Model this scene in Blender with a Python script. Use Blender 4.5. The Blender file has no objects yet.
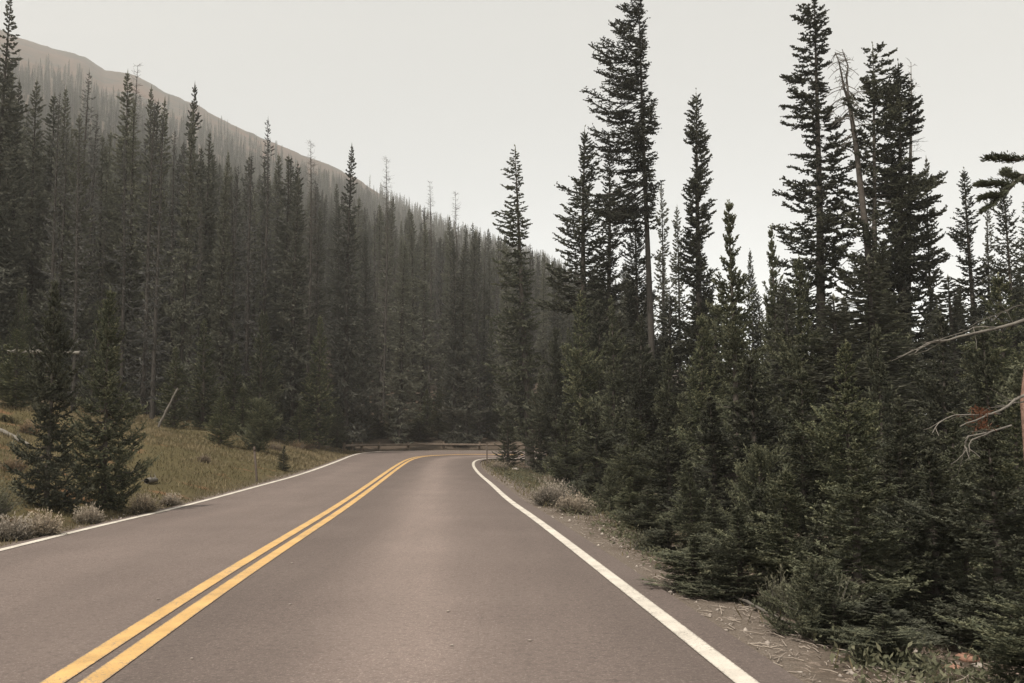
import bpy, math, random
import numpy as np
from mathutils import Vector
R_ = math.radians
C = bpy.context.scene.collection
SC = bpy.context.scene

# ------------------------------------------------------------------ camera
F = 995.56; HOR = 437.0; CAMZ = 1.35
PITCH = math.atan((HOR - 341.5) / F)
cam_d = bpy.data.cameras.new('camera'); cam = bpy.data.objects.new('camera', cam_d); C.objects.link(cam)
cam_d.lens = 35.0; cam_d.sensor_width = 36.0; cam_d.clip_start = 0.05; cam_d.clip_end = 6000
cam.location = (0, 0, CAMZ); cam.rotation_euler = (math.pi / 2 + PITCH, 0, 0)
SC.camera = cam
CP, SP = math.cos(PITCH), math.sin(PITCH)

def ray(px, py):
    a = (px - 512) / F; b = -(py - 341.5) / F
    return np.array([a, CP - b * SP, SP + b * CP])       # x, y, z
def at_z(px, py, z):
    d = ray(px, py); t = (z - CAMZ) / d[2]
    return np.array([d[0] * t, d[1] * t, z])
def at_y(px, py, Y):
    d = ray(px, py); t = Y / d[1]
    return np.array([d[0] * t, Y, CAMZ + d[2] * t])
def proj(x, y, z):
    z = z - CAMZ
    dep = y * CP + z * SP; up = -y * SP + z * CP
    return 512 + F * x / dep, 341.5 - F * up / dep

# ------------------------------------------------------------------ road geometry
def curve_from(pts, zfun):
    return np.array([at_z(px, py, zfun(py - HOR)) for px, py in pts])
def ramp(t, z1, t1=60., t0=14.):
    s = min(1, max(0, (t1 - t) / (t1 - t0))); return z1 * s * s * (3 - 2 * s)
yel = curve_from([(72, 683), (185, 606.5), (262, 556.5), (340, 508), (375, 483), (398, 466), (410, 459), (424, 456), (452, 454.6), (480, 454.3)], lambda t: ramp(t, .22, 60, 17.3))
rgt = curve_from([(750, 683), (643, 600), (540, 521), (508.7, 500), (493, 485), (479, 474), (472.9, 465.5), (475, 461), (483, 459.2), (495, 458.6)], lambda t: 0.0)
lft = curve_from([(0, 550), (89, 528), (185, 506), (258, 486), (302, 474), (340, 460), (350.5, 455.5), (363, 452.5), (393, 450.7), (489, 450.7)], lambda t: ramp(t, .42, 60, 14.))

def extend(c, back, fwd_pts):
    d = c[0] - c[1]; d = d / np.linalg.norm(d[:2]); d[2] = 0
    k = (c[0][1] + 12) / max(.3, -d[1])
    p = [c[0] + d * k * back, c[0] + d * k * .5 * back]
    return np.array(p + list(c) + fwd_pts)
def smooth_poly(c, n):
    # chaikin twice then resample evenly
    for _ in range(3):
        q = [c[0]]
        for a, b in zip(c[:-1], c[1:]):
            q += [a * .75 + b * .25, a * .25 + b * .75]
        q.append(c[-1]); c = np.array(q)
    s = np.r_[0, np.cumsum(np.linalg.norm(np.diff(c[:, :2], axis=0), axis=1))]
    t = np.linspace(0, s[-1], n)
    return np.stack([np.interp(t, s, c[:, k]) for k in range(3)], 1)
def tailpts(c, yoff):
    x0, y0, z0 = c[-1]
    return [np.array([x, y0 + yoff * 0 + .012 * (x - x0) ** 1.35, z0 - .012 * (x - x0)]) for x in (x0 + 6, x0 + 14, x0 + 26, x0 + 45, x0 + 80)]
yelc = smooth_poly(extend(yel, 1, tailpts(yel, 0)), 900)
rgtc = smooth_poly(extend(rgt, 1, tailpts(rgt, 0)), 900)
lftc = smooth_poly(extend(lft, 1, tailpts(lft, 0)), 900)

def nearest(poly, X, Y):
    """signed distance (+ = right of travel) to a dense polyline and its z"""
    out_d = np.empty(len(X)); out_z = np.empty(len(X)); out_i = np.empty(len(X), int)
    P = poly[::3]; T = np.gradient(P[:, :2], axis=0); T /= np.linalg.norm(T, axis=1)[:, None]
    for k in range(0, len(X), 20000):
        x = X[k:k + 20000, None]; y = Y[k:k + 20000, None]
        d2 = (x - P[None, :, 0]) ** 2 + (y - P[None, :, 1]) ** 2
        i = d2.argmin(1)
        dx = x[:, 0] - P[i, 0]; dy = y[:, 0] - P[i, 1]
        cr = dx * T[i, 1] - dy * T[i, 0]
        out_d[k:k + 20000] = np.where(cr >= 0, 1, -1) * np.sqrt(d2[np.arange(len(i)), i])
        out_z[k:k + 20000] = P[i, 2]; out_i[k:k + 20000] = i
    return out_d, out_z, out_i

SH_R, SH_L = 0.30, 0.16        # asphalt beyond the white lines
def off(poly, d):
    T = np.gradient(poly[:, :2], axis=0); T /= np.linalg.norm(T, axis=1)[:, None]
    q = poly.copy(); q[:, 0] += T[:, 1] * d; q[:, 1] -= T[:, 0] * d
    return q

# ------------------------------------------------------------------ terrain
ridge_px = [(-500, -260), (-300, -110), (-120, -25), (0, 26), (20, 35), (60, 46), (85, 53), (105, 66), (135, 71), (165, 88), (200, 103), (235, 122), (270, 137),
            (300, 150), (330, 161), (360, 176), (385, 194), (430, 219), (470, 236), (500, 246), (545, 261), (580, 285), (640, 330), (720, 395), (900, 420), (1200, 425)]
_ra, _re = [], []
for px, py in ridge_px:
    d = ray(px, py); h = math.hypot(d[0], d[1])
    _ra.append(math.atan2(d[0], d[1])); _re.append(d[2] / h)
_ra = np.array([-math.pi, -2.2, -1.2] + _ra + [1.2, math.pi]); _re = np.array([.02, .05, .3] + _re + [.01, .02])
def sstep(a, b, x):
    t = np.clip((x - a) / (b - a), 0, 1); return t * t * (3 - 2 * t)
_rng = np.random.default_rng(5)
_gr = _rng.random((64, 64))
def vnoise(x, y):
    xi = np.floor(x).astype(int); yi = np.floor(y).astype(int); fx = x - xi; fy = y - yi
    fx = fx * fx * (3 - 2 * fx); fy = fy * fy * (3 - 2 * fy)
    g = lambda a, b: _gr[a % 64, b % 64]
    return (g(xi, yi) * (1 - fx) + g(xi + 1, yi) * fx) * (1 - fy) + (g(xi, yi + 1) * (1 - fx) + g(xi + 1, yi + 1) * fx) * fy - .5
RR0 = 75.0
def ridge_r(a):
    return np.interp(a, [-1.2, -.45, -.15, .05, .3, 3.2], [1000, 1000, 850, 620, 500, 500])
def terrain(X, Y, info=False):
    X = np.atleast_1d(np.asarray(X, float)); Y = np.atleast_1d(np.asarray(Y, float))
    dl, zl, _ = nearest(lftc, X, Y); dr, zr, _ = nearest(rgtc, X, Y); dc, zc, _ = nearest(yelc, X, Y)
    left = dc < 0
    dL = np.where(left, -dl, -1) - SH_L       # >0 outside on the left
    dR = np.where(~left, dr, -1) - SH_R
    r = np.hypot(X, Y); a = np.arctan2(X, Y)
    # left bank
    slope = np.interp(Y, [-60, 5, 45, 58], [.2, .33, .30, .10])
    dLc = np.clip(dL, 0, None)
    bank = slope * 20 * (1 - np.exp(-np.clip(dLc - .5, 0, None) / 20)) + .35 * sstep(.6, 4, dLc) * sstep(48, 62, Y)
    zl_ = zl - .035 + bank + vnoise(X * .5, Y * .5) * .28 * sstep(.8, 4, dLc) + vnoise(X * .13 + 9, Y * .13) * 1.0 * sstep(3, 14, dLc)
    dRc = np.clip(dR, 0, None)
    zr_ = zr - .035 - .22 * sstep(.1, 2.2, dRc) - .35 * sstep(2, 8, dRc) + vnoise(X * .7, Y * .7) * .22 * sstep(.5, 2.5, dRc) + vnoise(X * .1, Y * .1) * .8 * sstep(4, 15, dRc)
    near = np.where(left, zl_, zr_)
    inside = (dL <= 0) & (dR <= 0)
    near = np.where(inside, np.where(left, zl, zr) * .5 + zc * .5 - .30, near)
    edge = np.where(left, dL, dR)
    rr = ridge_r(a)
    e = np.interp(a, _ra, _re)
    t = np.clip((r - RR0) / (rr - RR0), 0, None)
    zr2 = e * rr + CAMZ - np.where(left, 6, -.5)
    m = np.where(t <= 1, np.power(np.clip(t, 1e-9, 1), 1.13), 1 - .8 * (t - 1))
    und = (vnoise(X / 45, Y / 45) * 9 + vnoise(X / 18 + 5, Y / 18) * 2.5) * sstep(100, 300, r) * np.clip(1 - abs(t - .45) / .5, 0, 1)
    z = near + zr2 * m + und
    return (z, dL, dR, t, left) if info else z
def gz(x, y): return float(terrain([x], [y])[0])

# ------------------------------------------------------------------ mesh helpers
def mesh_np(name, V, Fq, k, mats, mat_idx=None, tone=None, smooth=False):
    me = bpy.data.meshes.new(name)
    V = np.asarray(V, np.float32); Fq = np.asarray(Fq, np.int32)
    me.vertices.add(len(V)); me.vertices.foreach_set('co', V.ravel())
    me.loops.add(Fq.size); me.loops.foreach_set('vertex_index', Fq.ravel())
    me.polygons.add(len(Fq)); me.polygons.foreach_set('loop_start', np.arange(0, Fq.size, k, dtype=np.int32))
    me.polygons.foreach_set('loop_total', np.full(len(Fq), k, np.int32))
    if not isinstance(mats, (list, tuple)): mats = [mats]
    for m in mats: me.materials.append(m)
    if mat_idx is not None: me.polygons.foreach_set('material_index', np.asarray(mat_idx, np.int32))
    if tone is not None:
        at = me.attributes.new('tone', 'FLOAT', 'POINT'); at.data.foreach_set('value', np.asarray(tone, np.float32))
    if smooth: me.polygons.foreach_set('use_smooth', np.ones(len(Fq), bool))
    me.update(calc_edges=True)
    return me
def link(name, me, parent=None, loc=None):
    o = bpy.data.objects.new(name, me); C.objects.link(o)
    if parent is not None: o.parent = parent
    if loc is not None: o.location = loc
    return o
def empty(name, loc=(0, 0, 0)):
    o = bpy.data.objects.new(name, None); C.objects.link(o); o.location = loc; o.empty_display_size = .3; return o
def tag(o, label=None, cat=None, group=None, kind=None):
    if label: o['label'] = label
    if cat: o['category'] = cat
    if group: o['group'] = group
    if kind: o['kind'] = kind
    return o
def tubes(paths, radii, sides=4):
    """paths: list of (n,3) arrays, radii: list of (n,) arrays -> V, quads"""
    Vs, Fs = [], []; o = 0
    ang = np.arange(sides) * 2 * math.pi / sides
    for P, r in zip(paths, radii):
        P = np.asarray(P, float); n = len(P)
        T = np.gradient(P, axis=0); T /= np.linalg.norm(T, axis=1)[:, None] + 1e-9
        ref = np.array([0, 0, 1.]) if abs(T[0][2]) < .8 else np.array([1., 0, 0])
        A = np.cross(T, ref); A /= np.linalg.norm(A, axis=1)[:, None] + 1e-9
        B = np.cross(T, A)
        V = P[:, None, :] + np.asarray(r)[:, None, None] * (np.cos(ang)[None, :, None] * A[:, None, :] + np.sin(ang)[None, :, None] * B[:, None, :])
        Vs.append(V.reshape(-1, 3))
        i = np.arange(n - 1)[:, None] * sides; j = np.arange(sides)[None, :]; j2 = (j + 1) % sides
        Fs.append((o + np.stack([i + j, i + j2, i + sides + j2, i + sides + j], -1)).reshape(-1, 4))
        o += n * sides
    return np.concatenate(Vs), np.concatenate(Fs)
def blades(P0, D, L, W, rng, cross=2):
    """diamond blades from P0 along unit D, length L, width W; 'cross' blades around each axis"""
    n = len(P0)
    rv = rng.normal(size=(n, 3)); A = np.cross(D, rv); A /= np.linalg.norm(A, axis=1)[:, None] + 1e-9
    B = np.cross(D, A)
    Vs = []
    for c in range(cross):
        th = math.pi * c / cross
        S = (A * math.cos(th) + B * math.sin(th)) * (W * .5)[:, None]
        m = .45 + rng.random(n) * .15
        M = P0 + D * (L * m)[:, None]
        Vs.append(np.stack([P0, M + S, P0 + D * L[:, None], M - S], 1))
    V = np.concatenate(Vs).reshape(-1, 3)
    Fq = np.arange(len(V)).reshape(-1, 4)
    return V, Fq

# ------------------------------------------------------------------ materials
def new_mat(name, rough=.85, spec=.2):
    m = bpy.data.materials.new(name); m.use_nodes = True
    nt = m.node_tree; b = nt.nodes['Principled BSDF']
    b.inputs['Roughness'].default_value = rough; b.inputs['Specular IOR Level'].default_value = spec
    return m, nt, b
def nd(nt, t, **k):
    n = nt.nodes.new(t)
    for a, v in k.items():
        if a.startswith('i_'): n.inputs[int(a[2:])].default_value = v
        else: setattr(n, a, v)
    return n
def mixc(nt, fac, c1, c2, blend='MIX'):
    n = nt.nodes.new('ShaderNodeMix'); n.data_type = 'RGBA'; n.blend_type = blend
    for sock, v in ((n.inputs['Factor'], fac), (n.inputs[6], c1), (n.inputs[7], c2)):
        if isinstance(v, bpy.types.NodeSocket): nt.links.new(v, sock)
        elif isinstance(v, (tuple, list)): sock.default_value = (*v[:3], 1)
        else: sock.default_value = v
    return n.outputs[2]
def noise(nt, scale, detail=4, rough=.6, coord='Object', vec=None):
    n = nd(nt, 'ShaderNodeTexNoise'); n.inputs['Scale'].default_value = scale; n.inputs['Detail'].default_value = detail; n.inputs['Roughness'].default_value = rough
    if vec is None:
        tc = nd(nt, 'ShaderNodeTexCoord'); vec = tc.outputs[coord]
    nt.links.new(vec, n.inputs['Vector'])
    return n.outputs['Fac']
def mapr(nt, v, a, b, c=0., d=1.):
    n = nd(nt, 'ShaderNodeMapRange'); nt.links.new(v, n.inputs[0])
    for i, x in enumerate((a, b, c, d)): n.inputs[i + 1].default_value = x
    return n.outputs[0]
def foliage_mat(name, dark, light, young, rnd=.35, transl=.12):
    m, nt, b = new_mat(name, .75, .22)
    oi = nd(nt, 'ShaderNodeObjectInfo')
    at = nd(nt, 'ShaderNodeAttribute'); at.attribute_name = 'tone'
    c = mixc(nt, noise(nt, 1.3, 3), dark, light)
    c = mixc(nt, mapr(nt, at.outputs['Fac'], .3, 1., 0, .8), c, young)
    hs = nd(nt, 'ShaderNodeHueSaturation')
    nt.links.new(mapr(nt, oi.outputs['Random'], 0, 1, 1 - rnd, 1 + rnd), hs.inputs['Value'])
    nt.links.new(mapr(nt, oi.outputs['Random'], 0, 1, .75, 1.05), hs.inputs['Saturation'])
    nt.links.new(c, hs.inputs['Color'])
    nt.links.new(hs.outputs[0], b.inputs['Base Color'])
    tr = nd(nt, 'ShaderNodeBsdfTranslucent'); nt.links.new(hs.outputs[0], tr.inputs[0])
    mx = nd(nt, 'ShaderNodeMixShader'); mx.inputs[0].default_value = transl
    nt.links.new(b.outputs[0], mx.inputs[1]); nt.links.new(tr.outputs[0], mx.inputs[2])
    nt.links.new(mx.outputs[0], nt.nodes['Material Output'].inputs[0])
    return m
def noisy_mat(name, c1, c2, scale, rough=.9, bump=0., sc2=None):
    m, nt, b = new_mat(name, rough)
    f = mapr(nt, noise(nt, scale, 6, .7), .3, .7)
    nt.links.new(mixc(nt, f, c1, c2), b.inputs['Base Color'])
    if bump:
        bp = nd(nt, 'ShaderNodeBump'); bp.inputs['Strength'].default_value = bump; bp.inputs['Distance'].default_value = .02
        nt.links.new(noise(nt, sc2 or scale * 2, 6), bp.inputs['Height']); nt.links.new(bp.outputs[0], b.inputs['Normal'])
    return m
M_need = foliage_mat('spruce_needles', (.050, .054, .036), (.085, .090, .058), (.17, .17, .11))
M_young = foliage_mat('young_spruce_needles', (.052, .059, .036), (.094, .102, .060), (.235, .23, .135))
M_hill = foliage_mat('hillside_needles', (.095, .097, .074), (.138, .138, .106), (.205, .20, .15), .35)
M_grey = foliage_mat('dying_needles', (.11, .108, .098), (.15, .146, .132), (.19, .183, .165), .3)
M_red = foliage_mat('dead_red_needles', (.12, .05, .03), (.15, .065, .035), (.17, .08, .04), .2)
M_bark = noisy_mat('spruce_bark', (.060, .050, .042), (.125, .108, .092), 7, .95, .5)
M_hbark = noisy_mat('dark_bark', (.045, .040, .034), (.085, .075, .066), 7, .95)
M_dead = noisy_mat('weathered_wood', (.16, .145, .125), (.30, .275, .24), 5, .9, .3)
M_twig = noisy_mat('dead_twigs', (.10, .088, .075), (.17, .155, .135), 5, .9)
M_sage = foliage_mat('pale_brush', (.15, .125, .085), (.23, .19, .135), (.50, .41, .31), .1, .2)
M_herb = foliage_mat('herb_leaves', (.075, .08, .045), (.12, .12, .07), (.19, .18, .11), .2, .25)

# ------------------------------------------------------------------ conifer generator
def axis_fn(H, lean=(0, 0), wob=.0, rng=None):
    ph = rng.random(2) * 6
    def ax(z):
        z = np.asarray(z, float); u = np.clip(z / H, 0, 1.05)
        x = lean[0] * u ** 1.25 + wob * np.sin(u * 5 + ph[0]) * u
        y = lean[1] * u ** 1.25 + wob * np.sin(u * 4 + ph[1]) * u
        return np.stack([x, y, z], -1)
    return ax
def conifer(seed, H, Rm, zb=.06, nb=220, power=.8, irr=.3, gaps=.1, flag=None, e_top=40, e_bot=-12, tip=.25, sp=.14, tw=.34, w=.06,
            lev2=0, lean=(0, 0), wob=.05, r0=None, limbs=True, dense_top=1., bare=.18, cross=2, dead_low=0, top_tuft=True, maxtw=.6, clump=0., max2=.2, tiers=0):
    rng = np.random.default_rng(seed)
    ax = axis_fn(H, lean, wob, rng)
    r0 = r0 or (.012 * H + .02)
    zz = np.linspace(0, 1, 14) ** .9 * H
    tr = r0 * (1 - zz / H) ** .85 + .006; tr[0] *= 1.3
    zz0 = zz.copy(); zz0[0] = -.35
    tp = ax(zz); tp[0, 2] = -.35
    paths, radii = [tp], [tr]; TV, TF = tubes(paths, radii, 9)
    lp, lr = [], []
    P0s, Ds, Ls, Ws, Ts = [], [], [], [], []
    ph = rng.random(6) * 6.28
    gapaz = rng.random(8) * 6.28
    for i in range(nb):
        u = ((i + rng.random()) / nb) ** (1 / 1.0)
        u = u ** dense_top
        if tiers and rng.random() < .85: u = min(.995, (math.floor(u * tiers) + .5 + rng.normal() * .12) / tiers); u = max(0, u)
        z0 = H * (zb + (1 - zb) * u)
        az = i * 2.399 + rng.normal() * .35
        env = (1 - u) ** power * (1 - .45 * math.exp(-u * 9))
        env = env * (1 + irr * (.6 * math.sin(z0 * 2.3 + ph[0]) + .5 * math.sin(z0 * 5.1 + ph[1] + az) + .4 * math.sin(z0 * .9 + ph[2] + 2 * az)))
        L = Rm * env * (.72 + .4 * rng.random()) + .05 + .012 * H * (1 - u) ** .3
        if rng.random() < gaps: L *= .35
        if flag is not None: L *= max(.12, 1 + flag[1] * math.cos(az - flag[0]) + (flag[1] * .0))
        if clump and math.sin(z0 * clump + ph[3]) * math.sin(z0 * clump * .37 + az + ph[4]) < -.25: L *= .3
        L = max(.06, L)
        el = R_(e_bot + (e_top - e_bot) * u ** 1.3 + rng.normal() * 6)
        o = ax(z0); dh = np.array([math.cos(az), math.sin(az)])
        lat = np.array([-dh[1], dh[0]]) * rng.normal() * .12
        def pt(s):
            s = np.asarray(s, float)[..., None]
            hz = dh * L * s * math.cos(el) + lat * L * s * s
            z = L * (math.sin(el) * s[..., 0] + tip * s[..., 0] ** 2.2 * (1 - u) - .10 * np.sin(s[..., 0] * 3.14))
            return o + np.concatenate([hz, z[..., None]], -1)
        if limbs:
            s = np.linspace(0, .93, 4); lp.append(pt(s)); lr.append((.010 + .012 * L) * (1 - .8 * s) * (.4 + .6 * (1 - u)))
        if dead_low and u < dead_low and rng.random() < 1 - u / dead_low: continue
        nt_ = max(2, int(L * (1 - bare) / sp))
        s = bare + (1 - bare) * (np.arange(nt_) + rng.random(nt_) * .7) / nt_
        s = np.repeat(s, 2); side = np.tile([1, -1], nt_)
        p = pt(s); tg = pt(s + .03) - p; tg /= np.linalg.norm(tg, axis=1)[:, None]
        fa = side * (R_(52) + rng.normal(size=len(s)) * .25)
        c, sn = np.cos(fa), np.sin(fa)
        d = np.stack([tg[:, 0] * c - tg[:, 1] * sn, tg[:, 0] * sn + tg[:, 1] * c, tg[:, 2] + rng.normal(size=len(s)) * .22 - .08], 1)
        d /= np.linalg.norm(d, axis=1)[:, None]
        l = np.clip(tw * L * (1 - .6 * s) * (.6 + .7 * rng.random(len(s))) + .05, .05, maxtw)
        # tip shoot
        p = np.concatenate([p, pt([.93])]); tgt = (pt([1.]) - pt([.93])); tgt /= np.linalg.norm(tgt)
        d = np.concatenate([d, tgt]); l = np.append(l, max(.08, .14 * L)); s = np.append(s, 1.)
        P0s.append(p); Ds.append(d); Ls.append(l); Ws.append(np.minimum(w, l * .5) * (.8 + .5 * rng.random(len(l))))
        Ts.append(np.clip(.15 + .5 * s + .25 * rng.normal(size=len(s)), 0, 1))
        # main axis foliage
        k = max(2, int(L / (sp * 1.6)))
        sm = bare + (1 - bare) * np.arange(k) / k
        pm = pt(sm); dm = pt(sm + .05) - pm; dm /= np.linalg.norm(dm, axis=1)[:, None]
        P0s.append(pm); Ds.append(dm); Ls.append(np.full(k, L * (1 - bare) / k * 1.6)); Ws.append(np.full(k, w * 1.1)); Ts.append(np.clip(sm * .5, 0, 1))
    if top_tuft:
        k = 7; z = H * (1 - .012 * np.arange(k)); p = ax(z - .02 * H)
        az = rng.random(k) * 6.28; e = rng.uniform(.5, 1.3, k)
        P0s.append(p); Ds.append(np.stack([np.cos(az) * np.cos(e), np.sin(az) * np.cos(e), np.sin(e)], 1)); Ls.append(np.full(k, .02 * H + .06)); Ws.append(np.full(k, w)); Ts.append(np.full(k, .8))
        P0s.append(ax(np.array([H * .97]))); Ds.append(np.array([[0, 0, 1.]])); Ls.append(np.array([H * .045 + .05])); Ws.append(np.array([w])); Ts.append(np.array([.8]))
    P0, D, L, W, T = map(np.concatenate, (P0s, Ds, Ls, Ws, Ts))
    if lev2:
        n = len(P0); m = lev2
        f = (.15 + .85 * (np.arange(m) + rng.random((n, m))) / m)
        sg = np.where(np.arange(m) % 2 == 0, 1, -1)[None, :] * (.75 + .3 * rng.random((n, m)))
        up = np.array([0, 0, 1.]); S = np.cross(D, up); S /= np.linalg.norm(S, axis=1)[:, None] + 1e-6
        d2 = D[:, None, :] * .6 + S[:, None, :] * sg[..., None] * .75 + rng.normal(size=(n, m, 3)) * .26
        d2 /= np.linalg.norm(d2, axis=2)[..., None]
        p2 = P0[:, None, :] + D[:, None, :] * (L[:, None] * f)[..., None]
        l2 = np.clip(L[:, None] * (.5 - .25 * f) * (.7 + .6 * rng.random((n, m))), .03, max2)
        w2 = np.repeat(W[:, None] * .8, m, 1)
        P0 = np.concatenate([P0, p2.reshape(-1, 3)]); D = np.concatenate([D, d2.reshape(-1, 3)]); L = np.concatenate([L, l2.ravel()])
        W = np.concatenate([W * .75, w2.ravel()]); T = np.concatenate([T * .8, np.clip(np.repeat(T, m) + .15 * rng.random(n * m), 0, 1)])
    V, Fq = blades(P0, D, L, W, rng, cross)
    T4 = np.tile(T, cross)[:, None] * np.array([[.8, 1, 1.2, 1]])
    if limbs and lp:
        LV, LF = tubes(lp, lr, 3)
        TF = np.concatenate([TF, LF + len(TV)]); TV = np.concatenate([TV, LV])
    return (TV, TF), (V, Fq, np.clip(T4.ravel(), 0, 1))

def snag(seed, H, Rm, zb=.25, nb=110, lean=(0, 0), r0=None, fine=3, droop=-.1, sides=3, rtw=.5):
    """dead tree: bare trunk with thin broken side twigs"""
    rng = np.random.default_rng(seed); ax = axis_fn(H, lean, .12, rng); r0 = r0 or .011 * H
    zz = np.linspace(0, H, 14); tr = r0 * (1 - zz / H) ** .8 + .008; tp = ax(zz); tp[0, 2] = -.35
    TV, TF = tubes([tp], [tr], 8)
    P, Rr = [], []
    for i in range(nb):
        u = rng.random() ** .8; z0 = H * (zb + (1 - zb) * u); az = rng.random() * 6.28
        L = (Rm * (1 - u) ** .6 * (.3 + .7 * rng.random()) + .12)
        el = rng.normal() * .25 + droop + .5 * u; o = ax(z0); s = np.linspace(0, 1, 4)
        dh = np.array([math.cos(az), math.sin(az), math.sin(el)])
        p = o + dh * (L * s)[:, None]; p[:, 2] += .18 * L * s ** 2 * rng.normal(); P.append(p); Rr.append((.008 + .008 * L) * rtw * 2 * (1 - .75 * s))
        for k in range(fine):
            f = .35 + .6 * rng.random(); q = o + dh * L * f; dd = dh + rng.normal(size=3) * .8; l2 = L * .35 * rng.random() + .08
            P.append(q + dd * (l2 * np.linspace(0, 1, 3))[:, None]); Rr.append(np.array([.006, .005, .003]) * rtw * 2)
    BV, BF = tubes(P, Rr, sides)
    return (TV, TF), (BV, BF, np.full(len(BV), .3))

PROTO = {}
def proto(key, kind, gen, fol, bark=M_bark, crown='crown', **kw):
    (TV, TF), (V, Fq, T) = gen(**kw)
    PROTO[key] = (kind, mesh_np(key + '_trunk', TV, TF, 4, bark, smooth=True), mesh_np(key + '_' + crown, V, Fq, 4, fol, tone=T), crown, kw['H'])
cnt = {}
def tree(key, x, y, H=None, label='', cat='tree', group=None, rz=None, wid=1.0, name=None, tilt=0., sink=.05):
    kind, tm, cm, crown, H0 = PROTO[key]
    o = empty(name or kind, (x, y, gz(x, y) - sink))
    s = (H or H0) / H0
    o.scale = (s * wid, s * wid, s)
    o.rotation_euler = (random.gauss(0, .014) if group else 0, tilt + (random.gauss(0, .018) if group else 0), rz if rz is not None else random.random() * 6.28)
    tag(o, label, cat, group)
    link('trunk', tm, o); link(crown, cm, o)
    return o
def top_tree(key, px, Y, ytop, pxb=None, **k):
    """stand a tree at depth Y below pixel column px so that it reaches the height seen at row ytop"""
    p = at_y(px, ytop, Y); g = gz(p[0], Y); H = p[2] - g + .05
    if 'wpx' in k:
        wpx = k.pop('wpx'); R0 = RAD[key] * H / PROTO[key][4]; k['wid'] = (wpx / 2 * Y / F) / R0
    return tree(key, p[0], Y, H, **k)

random.seed(11); RNG = np.random.default_rng(21)
# ------------------------------------------------------------------ ground sheet
def build_ground():
    fwd = np.concatenate([np.linspace(-.75, .6, 900)])
    rest = np.linspace(.6, 2 * math.pi - .75, 160)[1:-1]
    A = np.concatenate([fwd, rest]); nA = len(A)
    rr = [0.6]
    while rr[-1] < 1400: rr.append(rr[-1] * 1.0 + max(.12, rr[-1] * .0125))
    rr = np.array(rr); nR = len(rr)
    X = (rr[:, None] * np.sin(A)[None, :]).ravel(); Y = (rr[:, None] * np.cos(A)[None, :]).ravel()
    z, dL, dR, t, left = terrain(X, Y, True)
    V = np.stack([X, Y, z], 1)
    V = np.concatenate([V, [[0, 0, gz(0, 0)]]])
    i = np.arange(nR - 1)[:, None] * nA; j = np.arange(nA)[None, :]; j2 = (j + 1) % nA
    Q = np.stack([i + j, i + j2, i + nA + j2, i + nA + j], -1).reshape(-1, 4)[:, ::-1]
    c = len(V) - 1
    me = mesh_np('ground', V, Q, 4, M_ground, smooth=True)
    # centre disc is under the road: closed with a small fan
    g = np.clip(dL, 0, None)
    r = np.hypot(X, Y)
    grass = np.where(left, sstep(.1, .8, dL), 0) * (1 - sstep(30, 60, Y) * .4)
    edgeY = np.interp(Y, [0, 30, 45, 60], [18, 12.5, 8.0, 3.5])
    grass *= 1 - sstep(56, 62, Y)
    grass *= 1 - sstep(0, 3, dL - edgeY - vnoise(X * .2, Y * .2) * 6)
    verge = np.where(left, 1 - sstep(.05, .45, dL), 1 - sstep(.1, .8, dR + vnoise(X * 1.5, Y * 1.5) * .6))
    verge = verge * np.where(left, 1 - sstep(54, 60, Y), 1)
    bare = sstep(.6, .85, t + vnoise(X / 60, Y / 60) * .25)
    for n, a in (('grass', grass), ('verge', verge), ('bare', bare)):
        at = me.attributes.new(n, 'FLOAT', 'POINT'); at.data.foreach_set('value', np.append(a, 0).astype(np.float32))
    o = link('ground', me); tag(o, kind='structure'); return o
def geo_x(nt):
    q = nd(nt, 'ShaderNodeSeparateXYZ'); g_ = nd(nt, 'ShaderNodeNewGeometry'); nt.links.new(g_.outputs['Position'], q.inputs[0]); return q.outputs[0]
def ground_mat():
    m, nt, b = new_mat('ground_soil', .95, .1)
    A = lambda n: (lambda x: (setattr(x, 'attribute_name', n), x.outputs['Fac'])[1])(nd(nt, 'ShaderNodeAttribute'))
    n1 = mapr(nt, noise(nt, 1.1, 6, .7), .3, .7); n2 = mapr(nt, noise(nt, 14, 5, .75), .3, .7); n3 = mapr(nt, noise(nt, .012, 6, .65), .35, .65)
    n4 = mapr(nt, noise(nt, 55, 3, .7), .35, .65)
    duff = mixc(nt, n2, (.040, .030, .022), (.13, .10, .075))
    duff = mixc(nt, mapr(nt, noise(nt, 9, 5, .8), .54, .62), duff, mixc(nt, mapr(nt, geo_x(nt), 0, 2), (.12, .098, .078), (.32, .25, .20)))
    gr = mixc(nt, n1, (.095, .08, .036), (.15, .118, .058)); gr = mixc(nt, n2, gr, (.07, .058, .03))
    gr = mixc(nt, mapr(nt, noise(nt, .7, 4), .58, .68, 0, .6), gr, (.22, .11, .06))
    ver = mixc(nt, n4, (.085, .068, .055), (.24, .20, .165)); ver = mixc(nt, mapr(nt, n2, .2, .9, 0, .6), ver, (.14, .11, .085))
    far = mixc(nt, n3, (.120, .066, .044), (.058, .046, .036))
    far = mixc(nt, mapr(nt, noise(nt, .035, 7, .7), .50, .58), far, (.042, .042, .036))
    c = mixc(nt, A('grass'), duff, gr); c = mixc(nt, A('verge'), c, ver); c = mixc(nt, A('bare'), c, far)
    nt.links.new(c, b.inputs['Base Color'])
    bp = nd(nt, 'ShaderNodeBump'); bp.inputs['Strength'].default_value = .7; bp.inputs['Distance'].default_value = .03
    nt.links.new(noise(nt, 18, 6, .75), bp.inputs['Height']); nt.links.new(bp.outputs[0], b.inputs['Normal'])
    return m
M_ground = ground_mat()
build_ground()

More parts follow.
